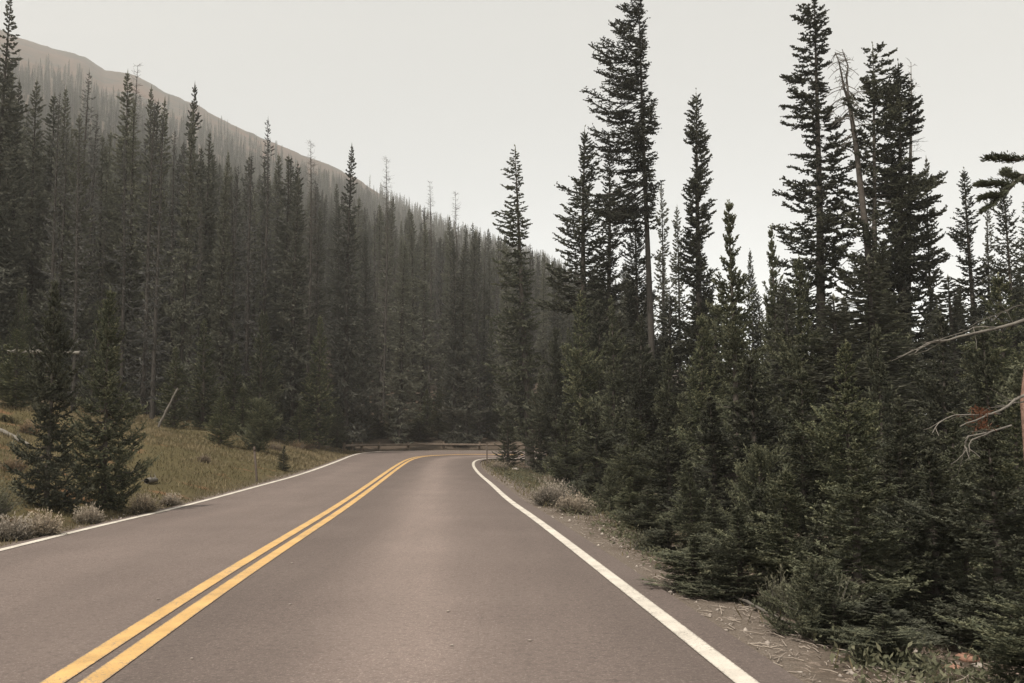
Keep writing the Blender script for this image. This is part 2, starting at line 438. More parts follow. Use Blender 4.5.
# ------------------------------------------------------------------ road
def strip(name, A, B, mat, dz=0., nlat=1, kind='structure', zbank=None):
    n = len(A); Vs = []; lat = []
    for k in range(nlat + 1):
        f = k / nlat; P = A * (1 - f) + B * f; P = P.copy(); P[:, 2] += dz; Vs.append(P); lat.append(np.full(n, f))
    V = np.stack(Vs, 1).reshape(-1, 3); w = nlat + 1
    i = np.arange(n - 1)[:, None] * w; j = np.arange(nlat)[None, :]
    Q = np.stack([i + j, i + j + 1, i + w + j + 1, i + w + j], -1).reshape(-1, 4)
    me = mesh_np(name, V, Q, 4, mat, smooth=True)
    at = me.attributes.new('lat', 'FLOAT', 'POINT'); at.data.foreach_set('value', np.stack(lat, 1).ravel().astype(np.float32))
    return me
def asphalt(name='asphalt'):
    m, nt, b = new_mat(name, .88, .25)
    at = nd(nt, 'ShaderNodeAttribute'); at.attribute_name = 'lat'
    geo = nd(nt, 'ShaderNodeNewGeometry')
    mp = nd(nt, 'ShaderNodeMapping'); mp.inputs['Scale'].default_value = (1.0, .10, 1); nt.links.new(geo.outputs['Position'], mp.inputs[0])
    fine = mapr(nt, noise(nt, 110, 3, .85), .25, .75); mid = mapr(nt, noise(nt, 34, 4, .75), .3, .7)
    big = mapr(nt, noise(nt, .55, 4, .6), .3, .7); streak = mapr(nt, noise(nt, 2.2, 4, .6, vec=mp.outputs[0]), .3, .7)
    c = mixc(nt, fine, (.072, .051, .045), (.29, .228, .196))
    c = mixc(nt, mapr(nt, mid, 0, 1, 0, .6), c, (.105, .082, .073))
    c = mixc(nt, mapr(nt, big, 0, 1, 0, .4), c, (.24, .190, .165))
    c = mixc(nt, mapr(nt, noise(nt, 48, 2, .7), .56, .64, 0, .55), c, (.36, .30, .26))
    c = mixc(nt, mapr(nt, noise(nt, 15, 5, .8), .50, .62, 0, .45), c, (.08, .063, .056))
    c = mixc(nt, mapr(nt, streak, 0, 1, 0, .35), c, (.115, .092, .08))
    # polished wheel tracks and the oil stained strip between them, across the lane
    cr = nd(nt, 'ShaderNodeValToRGB'); nt.links.new(at.outputs['Fac'], cr.inputs[0]); cr.color_ramp.interpolation = 'B_SPLINE'
    E = cr.color_ramp.elements
    E[0].position = 0; E[0].color = (.72,) * 3 + (1,); E[1].position = 1; E[1].color = (.60,) * 3 + (1,)
    for p, v in ((.10, .85), (.22, 1.05), (.34, .88), (.45, 1.0), (.50, .78), (.56, .74), (.64, .86), (.71, 1.46), (.78, 1.0), (.84, .9), (.92, .76)):
        e = E.new(p); e.color = (v * .8,) * 3 + (1,)
    k = mixc(nt, 1., c, cr.outputs[0], 'MULTIPLY')
    hs = nd(nt, 'ShaderNodeHueSaturation'); hs.inputs['Value'].default_value = 1.25; nt.links.new(k, hs.inputs['Color'])
    # cracks
    vo = nd(nt, 'ShaderNodeTexVoronoi', feature='DISTANCE_TO_EDGE'); vo.inputs['Scale'].default_value = .33
    nz = nd(nt, 'ShaderNodeTexNoise'); nz.inputs['Scale'].default_value = 1.5; nt.links.new(geo.outputs['Position'], nz.inputs['Vector'])
    nt.links.new(mixc(nt, .12, geo.outputs['Position'], nz.outputs['Color']), vo.inputs['Vector'])
    f = nd(nt, 'ShaderNodeMath', operation='MULTIPLY'); nt.links.new(mapr(nt, vo.outputs['Distance'], 0, .003, .16, 0), f.inputs[0]); nt.links.new(mapr(nt, noise(nt, .25, 2), .46, .52), f.inputs[1])
    nt.links.new(mixc(nt, f.outputs[0], hs.outputs[0], (.06, .05, .045)), b.inputs['Base Color'])
    bp = nd(nt, 'ShaderNodeBump'); bp.inputs['Strength'].default_value = .5; bp.inputs['Distance'].default_value = .006
    nt.links.new(noise(nt, 190, 3, .8), bp.inputs['Height']); nt.links.new(bp.outputs[0], b.inputs['Normal'])
    return m
def paint(name, col, wear=.5):
    m, nt, b = new_mat(name, .7, .3)
    at = nd(nt, 'ShaderNodeAttribute'); at.attribute_name = 'lat'
    e1 = nd(nt, 'ShaderNodeMath', operation='SUBTRACT'); nt.links.new(at.outputs['Fac'], e1.inputs[0]); e1.inputs[1].default_value = .5
    e2 = nd(nt, 'ShaderNodeMath', operation='ABSOLUTE'); nt.links.new(e1.outputs[0], e2.inputs[0])
    e3 = nd(nt, 'ShaderNodeMath', operation='ADD'); nt.links.new(mapr(nt, e2.outputs[0], .38, .5, 0, .16), e3.inputs[0]); nt.links.new(noise(nt, 60, 4, .85), e3.inputs[1])
    e4 = nd(nt, 'ShaderNodeMath', operation='ADD'); nt.links.new(e3.outputs[0], e4.inputs[0]); nt.links.new(mapr(nt, noise(nt, 1.3, 4, .7), .45, .75, 0, .12), e4.inputs[1])
    a = mapr(nt, e4.outputs[0], .58, .66, 0, .85); d = mixc(nt, mapr(nt, noise(nt, 3, 4), .3, .7), col, tuple(c * .7 for c in col))
    nt.links.new(mixc(nt, a, d, (.20, .17, .145)), b.inputs['Base Color'])
    bp = nd(nt, 'ShaderNodeBump'); bp.inputs['Strength'].default_value = .35; bp.inputs['Distance'].default_value = .005
    nt.links.new(noise(nt, 150, 3, .8), bp.inputs['Height']); nt.links.new(bp.outputs[0], b.inputs['Normal'])
    return m
M_asph = asphalt(); M_white = paint('white_road_paint', (.70, .64, .55)); M_yellow = paint('yellow_road_paint', (.68, .42, .16))
Ledge, Redge = off(lftc, -SH_L), off(rgtc, SH_R)
# resample yellow to pair with both edges
def pair(poly, ref):
    """closest point of poly for every ref station, monotonic"""
    idx = []; k = 0
    for p in ref:
        seg = poly[k:k + 160, :2]; k = k + int(((seg - p[:2]) ** 2).sum(1).argmin()); idx.append(k)
    idx = np.array(idx, float); w = 15; ker = np.ones(w) / w
    sm = np.convolve(np.pad(idx, w // 2, mode='edge'), ker, 'valid')
    return np.stack([np.interp(sm, np.arange(len(poly)), poly[:, c]) for c in range(3)], 1)
Lp, Rp = pair(Ledge, yelc), pair(Redge, yelc)
n = len(yelc); lat = []; Vs = []
for k in range(17):
    f = k / 16
    P = Lp * (1 - f * 2) + yelc * f * 2 if f <= .5 else yelc * (2 - 2 * f) + Rp * (2 * f - 1)
    Vs.append(P); lat.append(np.full(n, f))
V = np.stack(Vs, 1).reshape(-1, 3); i = np.arange(n - 1)[:, None] * 17; j = np.arange(16)[None, :]
Q = np.stack([i + j, i + j + 1, i + 18 + j, i + 17 + j], -1).reshape(-1, 4)
me = mesh_np('road', V, Q, 4, M_asph, smooth=True)
at = me.attributes.new('lat', 'FLOAT', 'POINT'); at.data.foreach_set('value', np.stack(lat, 1).ravel().astype(np.float32))
road = tag(link('road', me), kind='structure')
from mathutils.bvhtree import BVHTree
_bvh = BVHTree.FromPolygons([tuple(v) for v in V], [tuple(int(k_) for k_ in q_) for q_ in Q])
def onroad(P):
    P = P.copy()
    for k_ in range(len(P)):
        h_ = _bvh.ray_cast(Vector((P[k_, 0], P[k_, 1], 5)), Vector((0, 0, -1)))
        if h_[0] is not None: P[k_, 2] = h_[0].z
    return P
def line(name, poly, c, w, mat, lab=None):
    A = onroad(off(poly, c - w / 2)); B = onroad(off(poly, c + w / 2))
    o = link(name, strip(name, A, B, mat, dz=.006)); tag(o, kind='structure'); return o
line('centre_line', yelc, -.105, .135, M_yellow); line('centre_line', yelc, .105, .135, M_yellow)
line('edge_line', rgtc, -.02, .135, M_white); line('edge_line', lftc, .02, .12, M_white)

# ------------------------------------------------------------------ tree kinds
RAD = {}
def P(key, Rm, **k): RAD[key] = Rm; proto(key, Rm=Rm, **k)
g = dict(kind='spruce_tree', gen=conifer)
# tall hillside trees
for i in range(4):
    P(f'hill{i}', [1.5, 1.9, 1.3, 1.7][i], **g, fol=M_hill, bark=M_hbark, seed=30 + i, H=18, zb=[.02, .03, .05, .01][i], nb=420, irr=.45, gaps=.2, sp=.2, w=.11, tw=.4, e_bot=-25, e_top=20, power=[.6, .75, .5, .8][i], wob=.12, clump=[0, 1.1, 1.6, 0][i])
for i in range(3):
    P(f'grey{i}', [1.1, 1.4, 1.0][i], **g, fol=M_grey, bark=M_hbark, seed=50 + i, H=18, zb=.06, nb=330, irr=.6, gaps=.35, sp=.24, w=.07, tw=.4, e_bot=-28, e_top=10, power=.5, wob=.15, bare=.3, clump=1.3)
for i in range(2):
    proto(f'snag{i}', 'dead_tree', snag, M_twig, M_hbark, crown='crown', seed=60 + i, H=18, Rm=.8, nb=300, zb=.05, r0=.09)
# understorey
for i in range(3):
    P(f'mid{i}', [1.5, 1.3, 1.1][i], kind='spruce_tree', gen=conifer, fol=M_young, seed=70 + i, H=7, zb=.04, nb=190, irr=.3, sp=.13, w=.07, tw=.4, power=.85, wob=.05, e_top=45, e_bot=-5)
# near right trees
for i in range(4):
    P(f'near{i}', [1.25, 1.1, 1.35, 1.0][i], kind='spruce_tree', gen=conifer, fol=M_need if i % 2 else M_young, seed=80 + i, H=6, zb=.03, nb=230, tiers=27, irr=.55, gaps=.22, sp=.10, w=.045, tw=.45, max2=.12, lev2=5, power=[.75, .85, .7, .8][i], wob=.05, e_top=50, e_bot=-8, clump=[1.4, 2.2, 1.7, 2.6][i])
for i in range(2):
    P(f'pair{i}', [1.0, .95][i], kind='spruce_tree', gen=conifer, fol=M_young, seed=120 + i, H=4.2, zb=.02, nb=210, tiers=24, irr=.42, gaps=.22, sp=.08, w=.034, tw=.42, max2=.09, maxtw=.35, lev2=4, power=.8, wob=.04, e_top=45, e_bot=-10)
for i in range(3):
    P(f'bush{i}', [.85, .75, .9][i], kind='young_spruce', gen=conifer, fol=M_young, seed=90 + i, H=1.6, zb=.02, nb=95, irr=.45, gaps=.15, sp=.05, w=.020, tw=.42, lev2=5, max2=.06, maxtw=.2, power=.6, wob=.05, e_top=55, e_bot=-2, tip=.35, r0=.03)
for i in range(3):
    P(f'tall{i}', [1.9, 1.6, 1.5][i], **g, fol=M_need, seed=100 + i, H=15, zb=.04, nb=420, irr=.45, gaps=.2, sp=.14, w=.075, tw=.36, lev2=3, max2=.18, maxtw=.45, e_bot=-20, e_top=30, power=[.7, .6, .8][i], wob=.12, clump=[1.2, 0, 1.5][i])

# ------------------------------------------------------------------ key trees, right of the road
def uniq(key, Rm, px, Y, ytop, label, lean_px=0, **kw):
    p = at_y(px, 437, Y); gg = gz(p[0], Y); top = at_y(px + lean_px, ytop, Y); H = top[2] - gg + .05
    RAD[key] = Rm; fol = kw.pop('fol', M_need); kind = kw.pop('kind', 'spruce_tree'); gen = kw.pop('gen', conifer); bark = kw.pop('bark', M_bark); crown = kw.pop('crown', 'crown')
    proto(key, kind, gen, fol, bark, crown=crown, H=H, Rm=Rm, lean=(top[0] - p[0], 0), **kw)
    return tree(key, p[0], Y, None, label, rz=0, cat='dead tree' if kind == 'dead_tree' else 'tree')
uniq('leaner', 1.35, 530, 56, 150, 'slender dark spruce leaning left, alone at the bend between hillside and right forest', lean_px=-17, seed=1, zb=.08, nb=330, irr=.4, gaps=.2, sp=.15, w=.11, e_bot=-18, e_top=10, flag=(math.pi, .35), power=.5, wob=.1, lev2=1, bare=.12)
uniq('giant', 1.55, 655, 40, -14, 'tallest spruce with bare lower trunk and branches swept to the left', lean_px=-17, seed=2, zb=.50, nb=280, irr=.3, gaps=.2, sp=.12, w=.065, tw=.32, maxtw=.4, max2=.13, bare=.25, e_bot=-16, e_top=20, flag=(math.pi, .85), power=.62, lev2=4, wob=.06, tip=.1, r0=.17, bark=M_hbark)
uniq('column', .72, 700, 43, 97, 'narrow column shaped spruce with thick tufts, standing clear against the sky', lean_px=-3, seed=3, zb=.12, nb=420, irr=.35, gaps=.12, sp=.10, w=.075, tw=.45, maxtw=.3, max2=.13, e_bot=-5, e_top=30, power=.3, lev2=4, clump=1.5)
uniq('crowned', 1.42, 822, 34, 0, 'very tall broad spruce with ragged tufted boughs beside the forked dead trunk', lean_px=-6, seed=4, zb=.10, nb=470, irr=.4, gaps=.15, sp=.11, w=.07, tw=.34, maxtw=.32, max2=.12, bare=.3, e_bot=-12, e_top=8, power=.40, lev2=5, clump=1.25, tip=.22, flag=(math.pi, .2), r0=.22)
uniq('tuft', 1.25, 874, 33, 50, 'tall spruce with small tufted top just right of the forked dead trunk', seed=5, zb=.3, nb=260, irr=.5, gaps=.25, sp=.11, w=.07, tw=.4, maxtw=.3, max2=.12, bare=.3, e_bot=-10, e_top=10, power=.28, lev2=5, clump=2.1, tip=.4, r0=.16)
uniq('wide', 1.35, 905, 34, 68, 'massive dark dense spruce with broad rounded crown, right of the small tufted top', lean_px=-8, seed=6, zb=.05, nb=520, irr=.3, gaps=.12, sp=.11, w=.07, tw=.36, maxtw=.32, max2=.12, e_bot=-12, e_top=8, power=.34, lev2=5, clump=1.1, r0=.2)
uniq('deadtop', .5, 909, 34.6, 62, 'thin dead grey spire poking out behind the massive dark spruce', kind='dead_tree', gen=snag, bark=M_dead, fol=M_twig, crown='crown', seed=7, zb=.6, nb=60)
# forked bare trunk
def forked():
    rng = np.random.default_rng(8); Y = 33.
    px = [(880, 437), (874, 330), (868, 250), (861.5, 195), (856, 145), (852, 120), (848.5, 100)]
    b = [at_y(x, y, Y) for x, y in px]; g0 = gz(b[0][0], Y); b[0][2] = g0 - .3
    f1 = [at_y(x, y, Y) for x, y in ((848.5, 101), (844, 88), (841, 72), (839, 62), (835, 52))]; f2 = [at_y(x, y, Y + .15) for x, y in ((848.5, 103), (848, 92), (846.5, 78), (848, 66), (845, 57), (842, 49))]
    o = empty('dead_tree', (b[0][0], Y, g0)); tag(o, 'bare dead trunk forking into two crooked spires against the sky', 'dead tree')
    org = np.array([b[0][0], Y, g0])
    V, Q = tubes([np.array(b) - org, np.array(f1) - org, np.array(f2) - org], [np.linspace(.15, .06, 7), np.linspace(.05, .012, 5), np.linspace(.05, .010, 6)], 8)
    link('trunk', mesh_np('forked_trunk', V, Q, 4, M_bark, smooth=True), o)
    P_, R2 = [], []
    full = np.array(b[1:] + f1[1:]); full2 = np.array(f2)
    for k in range(110):
        src = full if rng.random() < .7 else full2
        t = rng.random() * (len(src) - 1.01); i = int(t); p = src[i] * (1 - t + i) + src[i + 1] * (t - i)
        az = rng.random() * 6.28; L = rng.uniform(.2, 1.3) * (.35 if p[2] > 13.3 else 1); s = np.linspace(0, 1, 5)[:, None]
        d = np.array([math.cos(az), math.sin(az), rng.normal() * .25]); q = p - org + d * L * s + np.array([0, 0, -.5 * L]) * s ** 2 + np.array([0, 0, .15 * L]) * rng.normal() * s
        P_.append(q); R2.append(np.linspace(.014, .004, 5) + .004 * L)
        for _ in range(2):
            f = rng.integers(1, 4); dd = d + rng.normal(size=3) * .7; P_.append(q[f] + dd * L * .3 * np.linspace(0, 1, 3)[:, None]); R2.append(np.array([.008, .006, .004]))
    V, Q = tubes(P_, R2, 4); link('crown', mesh_np('forked_branches', V, Q, 4, M_twig), o)
forked()
# (key, pixel column, distance, row of the top, crown width in pixels, label)
RT = [
 ('tall0', 584, 44, 134, 96, 'broad dark spruce, first large one at the bend end of the right forest'),
 ('tall2', 607, 47, 150, 66, 'dark spruce tucked between the broad spruce and the swept giant'),
 ('tall1', 636, 43, 205, 50, 'shorter dark spruce under the low boughs of the swept giant'),
 ('hill2', 661, 52, 187, 26, 'thin sparse spruce just right of the swept giant trunk'),
 ('hill0', 677, 50, 208, 30, 'thin short spruce between the swept giant and the column shaped one'),
 ('near1', 731, 21, 206, 88, 'young green spruce with long upright top shoots, pointed against the sky'),
 ('tall1', 750, 48, 252, 26, 'little distant spire between the upright shoots and the very tall broad spruce'),
 ('near3', 772, 27, 232, 56, 'bushy spruce leaning on the foot of the very tall broad spruce'),
 ('near0', 800, 22, 262, 84, 'full spruce growing in front of the very tall broad spruce'),
 ('hill0', 926, 36, 160, 34, 'ragged half bare spruce at the right shoulder of the massive dark spruce'),
 ('tall2', 967, 37, 172, 66, 'regular pointed spruce, first one right of the gap beside the massive spruce'),
 ('hill1', 985, 41, 196, 40, 'thin greyish spruce between the two pointed spruces under the overhanging bough'),
 ('tall0', 1005, 36, 180, 64, 'dark layered spruce under the overhanging bough at the picture edge'),
 ('tall1', 1030, 38, 200, 60, 'dark spruce cut by the picture edge under the overhanging bough'),
 ('near3', 845, 24, 300, 66, 'mid sized spruce in front of the forked dead trunk'),
 ('near2', 878, 19, 330, 70, 'mid green spruce low in front of the massive dark spruce'),
 ('near0', 940, 20, 318, 86, 'broad spruce behind the long bare grey bough'),
 ('near2', 985, 16, 330, 96, 'dense green spruce directly behind the dead twigs'),
 ('near1', 1030, 15, 300, 96, 'spruce cut by the picture edge behind the peeling trunk'),
 ('near2', 700, 24, 318, 74, 'spruce with pale tips left of the upright shoots'),
 ('near0', 668, 28, 350, 62, 'small pale spruce at the foot of the swept giant'),
 ('near1', 640, 30, 318, 52, 'narrow spruce left of the swept giant trunk'),
 ('near3', 612, 33, 300, 50, 'narrow green spruce in the second row below the dark ones'),
 ('near0', 580, 36, 296, 60, 'pale green spruce below the first broad dark spruce'),
 ('near2', 556, 42, 330, 46, 'low spruce at the bend end of the right forest'),
 ('near3', 540, 45, 372, 40, 'small spruce near the foot of the slender leaning one'),
 ('mid1', 508, 50, 408, 34, 'small dark round fir beside the delineator post at the bend'),
 ('near1', 596, 25, 408, 60, 'young spruce at the verge behind the pale brush'),
 ('near2', 632, 21, 420, 66, 'young spruce at the verge right of the pale brush'),
 ('near3', 566, 33, 405, 46, 'young spruce at the verge left of the pale brush'),
 ('near0', 668, 18, 412, 74, 'young spruce on the verge above the stony litter'),
 ('near3', 712, 15, 398, 84, 'young spruce with drooping pale tips behind the roadside bush'),
 ('near1', 752, 14.5, 360, 90, 'young spruce rising behind the dark roadside bush'),
 ('near2', 800, 14, 372, 96, 'young spruce in the row behind the leafy foreground boughs'),
 ('near0', 846, 13, 345, 92, 'spindly young spruce in the middle of the right thicket'),
 ('near3', 898, 12, 400, 100, 'young spruce behind the nearest right foreground boughs'),
 ('near1', 950, 11.5, 415, 104, 'young spruce in the thicket below the dead twigs'),
 ('near0', 1012, 10.5, 400, 116, 'young spruce in the thicket at the picture edge'),
]
for key, px, Y, yt, w, lab in RT:
    top_tree(key, px, Y, yt, wpx=w, label=lab)
BU = [
 ('near1', 708, 9.2, 532, 92, 'dark low spruce bush overhanging the stony litter by the road edge'),
 ('near0', 752, 8.8, 505, 92, 'low spruce bush second along the road edge'),
 ('near2', 648, 14.6, 490, 60, 'small spruce bush near the road edge past the dark one'),
 ('near2', 800, 8.8, 470, 110, 'bushy young spruce with feathery upright shoots in the right foreground'),
 ('near3', 868, 8.4, 440, 120, 'upright young spruce in the centre of the right foreground'),
 ('bush2', 826, 7.4, 560, 110, 'low bough of spruce just behind the pale green herbs'),
 ('near0', 930, 8.6, 452, 130, 'wide young spruce above the red stones'),
 ('near1', 990, 8.0, 430, 140, 'wide young spruce with bright tips above the red stones at the edge'),
 ('near3', 895, 7.0, 590, 110, 'small spruce seedling left of the red stones'),
 ('near2', 1030, 6.3, 560, 150, 'spruce seedling in the bottom corner right of the red stones'),
 ('bush1', 760, 12, 455, 80, 'young spruce shoots between the roadside bushes and the thicket'),
 ('bush2', 610, 20, 470, 44, 'small spruce bush right beside the pale brush'),
 ('near2', 690, 12.5, 462, 66, 'grey green spruce bush behind the dark roadside bush'),
 ('near1', 832, 9.4, 498, 70, 'slim pointed spruce between two bushier ones in the right foreground'),
 ('near2', 846, 7.1, 578, 84, 'low spreading spruce nearest the road in the bottom right'),
 ('near0', 898, 6.5, 612, 100, 'tiny spruce at the very bottom of the litter strip'),
 ('near0', 905, 9.6, 486, 76, 'pointed spruce just left of the wide one above the red stones'),
 ('near3', 962, 9.0, 470, 70, 'slim spruce between the two wide ones above the red stones'),
 ('near2', 775, 10.4, 486, 76, 'pointed spruce rising over the second roadside bush'),
 ('near3', 728, 10.6, 492, 60, 'slim spruce between the first two roadside bushes'),
 ('near1', 668, 12.4, 520, 56, 'small spruce at the litter edge left of the dark roadside bush'),
 ('near0', 630, 16.5, 478, 52, 'small spruce where the verge narrows past the pale brush'),
 ('near2', 850, 7.6, 556, 84, 'low spruce right of the pale green herbs'),

]
for key, px, Y, yt, w, lab in BU:
    if Y < 11 and px < 900: px -= 14; yt += 4
    top_tree(key, px, Y, yt, wpx=w, label=lab, name='young_spruce')

# background fill on the right: groups by look
def ok_clear(x, y, pts, d):
    return all((x - a) ** 2 + (y - b) ** 2 > d * d for a, b in pts)
pts = []
GL = {'tall': ('tall dark spruce hidden in the depth of the right forest', 'dark spruces deep in the right forest'),
      'near': ('mid height green spruce deep in the right forest', 'mid height spruces deep in the right forest'),
      'hill': ('thin spruce deep in the right forest', 'thin spruces deep in the right forest')}
silR = lambda px: np.interp(px, [545, 570, 620, 680, 720, 750, 800, 860, 930, 960, 1024, 1150], [300, 260, 270, 262, 285, 300, 270, 235, 285, 268, 262, 250])
k = 0; tries = 0
while k < 62 and tries < 4000:
    tries += 1
    Y = random.uniform(20, 75); px = random.uniform(552, 1110); p = at_y(px, 437, Y)
    d = nearest(rgtc, np.array([p[0]]), np.array([Y]))[0][0]
    if d < 4.5 or not ok_clear(p[0], Y, pts, 1.9 if Y < 40 else 2.6): continue
    yt = silR(px) + random.uniform(0, 90); key = random.choice(['tall0', 'tall1', 'tall2', 'hill0', 'hill3', 'near0', 'near2', 'near3'])
    gl = GL[key[:4]]
    pts.append((p[0], Y)); k += 1
    top_tree(key, px, Y, yt, wpx=max(24, random.uniform(1.9, 3.2) * F / Y), label=gl[0], group=gl[1])

# ------------------------------------------------------------------ left side trees
LT = [
 ('pair0', 56, 16.6, 284, 74, 'left one of two young spruces standing in the roadside grass'),
 ('pair1', 111, 18.2, 294, 72, 'right one of two young spruces standing in the roadside grass'),
 ('mid0', 262, 46, 312, 48, 'dark cone shaped spruce above the round sapling on the grass bank'),
 ('mid2', 320, 56, 318, 44, 'dark cone shaped spruce at the end of the grass bank'),
 ('mid1', 284, 33, 446, 16, 'tiny lone sapling by the road edge on the grass bank'),
 ('hill3', 350, 64, 147, 42, 'tall proud spruce rising above the others over the road bend'),
 ('hill1', 9, 44, -6, 66, 'tallest dark spruce at the far left edge'),
 ('hill0', 128, 56, 74, 46, 'dark tufted tall spruce in front of the bare reddish slope'),
 ('hill3', 153, 58, 90, 40, 'dark pointed spruce beside the tufted tall one'),
 ('hill2', 196, 60, 86, 30, 'narrow spruce whose tip touches the ridge line'),
 ('grey1', 89, 52, 72, 34, 'thin greyish spruce between the edge giant and the tufted tall one'),
 ('grey0', 268, 62, 120, 26, 'thin spindly grey spruce with a bare tip crossing the ridge'),
 ('mid0', 18, 30, 330, 60, 'small dark spruce at the top of the grass by the left edge'),
 ('mid2', 205, 42, 320, 44, 'mid green spruce at the forest edge above the grass bank'),
 ('mid1', 236, 46, 345, 38, 'pale green spruce at the forest edge above the grass bank'),
 ('mid0', 222, 36, 392, 40, 'small spruce at the forest edge left of the round sapling'),
 ('mid2', 243, 44, 388, 34, 'small spruce touching the left side of the round sapling'),
 ('mid1', 300, 50, 402, 34, 'small spruce at the road bend end of the grass bank'),
 ('mid0', 338, 62, 404, 34, 'small spruce at the left end of the low guardrail'),
 ('mid2', 176, 40, 348, 40, 'small spruce behind the leaning bleached snag'),
 ('mid1', 5, 27, 415, 30, 'tiny spruce in the grass at the left edge'),
 ('mid2', 455, 80, 405, 22, 'little dark spruce behind the low guardrail'),
]
for key, px, Y, yt, w, lab in LT:
    p = at_y(px, 437, Y); pts.append((p[0], Y)); top_tree(key, px, Y, yt, wpx=w, label=lab)
t = top_tree('bush1', 260, 37, 405, wpx=46, label='round leafy sapling on a thin stem behind the left delineator post', name='young_spruce'); t.location.z += .12
for px in range(326, 505, 8):
    px += random.uniform(-5, 5); Y = random.uniform(71.8, 77); p = at_y(px, 437, Y); pts.append((p[0], Y))
    top_tree(random.choice(['mid0', 'mid1', 'mid2']), px, Y, random.uniform(385, 422), wpx=random.uniform(24, 40), label='small pale green spruce in the row just behind the low guardrail', group='small spruces behind the guardrail')
for sn, px, Y, yt, lab in (('snag0', 137, 60, 66, 'thin dead spire right beside the tufted tall spruce'), ('snag1', 387, 78, 158, 'thin dead spire right of the proud spruce over the bend'), ('snag0', 431, 84, 182, 'bare dead spire above the road bend'), ('snag1', 457, 88, 192, 'dead spire above the middle of the bend'), ('snag1', 312, 62, 142, 'bleached dead spire between the bend and the ridge')):
    p = at_y(px, 437, Y); pts.append((p[0], Y)); top_tree(sn, px, Y, yt, label=lab, cat='dead tree')

sil = lambda px: np.interp(px, [-150, 0, 50, 100, 150, 200, 250, 300, 350, 400, 450, 500, 545, 600], [40, 60, 85, 95, 100, 115, 140, 165, 182, 196, 212, 232, 250, 262])
cand = []
# jittered grid over the slope
cells = []
def grid(y0, y1, step):
    ys = np.arange(y0, y1, step)
    for y in ys:
        for x in np.arange(-.62 * y - 14, .10 * y + 4, step):
            cells.append((x + RNG.uniform(-.45, .45) * step, y + RNG.uniform(-.45, .45) * step, step))
grid(24, 80, 2.1); grid(80, 150, 3.3); grid(150, 330, 4.4); grid(330, 560, 5.6); grid(560, 860, 6.4)
X = np.array([c[0] for c in cells]); Yc = np.array([c[1] for c in cells])
z, dL, dR, tt, lf = terrain(X, Yc, True)
edgeY = np.interp(Yc, [0, 30, 45, 60, 70], [20, 13.0, 6.4, 2.2, 2.0]) + vnoise(X * .15, Yc * .15) * 3
bare = tt + vnoise(X / 60, Yc / 60) * .25
az = np.arctan2(X, Yc)
tl = np.interp(az, [-.6, -.35, -.16, -.08, .3], [.66, .66, .72, 1.2, 1.2])
keep = lf & (dL > edgeY) & (RNG.random(len(X)) < 1 - sstep(tl - .1, tl + .12, bare)) & (tt < 1.03)
X, Yc, z, tt = X[keep], Yc[keep], z[keep], tt[keep]
fx, fk, fs = [], [], []
cand = []
for x, y, zz, t_ in zip(X, Yc, z, tt):
    u = random.random(); px, pb = proj(x, y, zz)
    fine_ = y < 92
    if u < .36 and y < 90: key, H = random.choice(['mid0', 'mid1', 'mid2']), random.uniform(3.5, 9 if y > 45 else 5)
    elif u < .73: key, H = random.choice(['hill0', 'hill1', 'hill2', 'hill3']), random.uniform(15, 22)
    elif u < .955: key, H = random.choice(['grey0', 'grey1', 'grey2']), random.uniform(13, 20)
    else: key, H = random.choice(['snag0', 'snag1']), random.uniform(11, 18)
    H *= (1 - .4 * min(1, max(0, t_) / .4))
    if y < 260:
        ytop = proj(x, y, zz + H)[1]; lim = sil(px) + random.random() ** 1.4 * 50
        if ytop < lim: H = max(3.5, H * (pb - lim) / (pb - ytop))
    if not ok_clear(x, y, pts, 1.5): continue
    cand.append((y * (1.4 if px < -25 or px > 600 else 1), x, y, zz, key, H))
cand.sort()
n_used = sum(1 for o in C.objects if o.parent is None and o.get('category') in ('tree', 'dead tree'))
N_IND = max(0, 296 - n_used)
LG = {'hill': ('dark narrow spruce in the dense forest on the left slope', 'dark spruces covering the left slope'),
      'grey': ('thin greyish dying spruce in the dense forest on the left slope', 'greyish dying spruces on the left slope'),
      'snag': ('bare dead standing trunk in the dense forest on the left slope', 'bare dead trunks on the left slope'),
      'mid0': ('small green spruce under the tall trees of the left slope', 'small green spruces under the left slope forest')}
LG['mid1'] = LG['mid2'] = LG['mid0']
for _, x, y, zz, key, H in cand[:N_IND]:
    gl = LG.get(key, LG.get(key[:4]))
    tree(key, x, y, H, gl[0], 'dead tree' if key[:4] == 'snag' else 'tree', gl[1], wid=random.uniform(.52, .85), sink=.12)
# every further tree of the slope: one mass
keys = ['hill0', 'hill1', 'hill2', 'hill3', 'grey0', 'grey1', 'grey2', 'snag0', 'snag1', 'mid0', 'mid1', 'mid2']
rest = cand[N_IND:]
print('TREES individual', n_used + N_IND, 'mass', len(rest))
me = bpy.data.meshes.new('forest'); me.vertices.add(len(rest))
me.vertices.foreach_set('co', np.array([(r[1], r[2], r[3] - .2) for r in rest], np.float32).ravel())
a = me.attributes.new('kindnum', 'INT', 'POINT'); a.data.foreach_set('value', np.array([keys.index(r[4]) for r in rest], np.int32))
sc_ = []
for r in rest:
    s = r[5] / PROTO[r[4]][4]; w = s * random.uniform(.65, 1.0); sc_.append((w, w, s))
a = me.attributes.new('size', 'FLOAT_VECTOR', 'POINT'); a.data.foreach_set('vector', np.array(sc_, np.float32).ravel())
a = me.attributes.new('turn', 'FLOAT_VECTOR', 'POINT'); a.data.foreach_set('vector', np.array([(random.gauss(0, .02), random.gauss(0, .02), random.random() * 6.28) for _ in rest], np.float32).ravel())
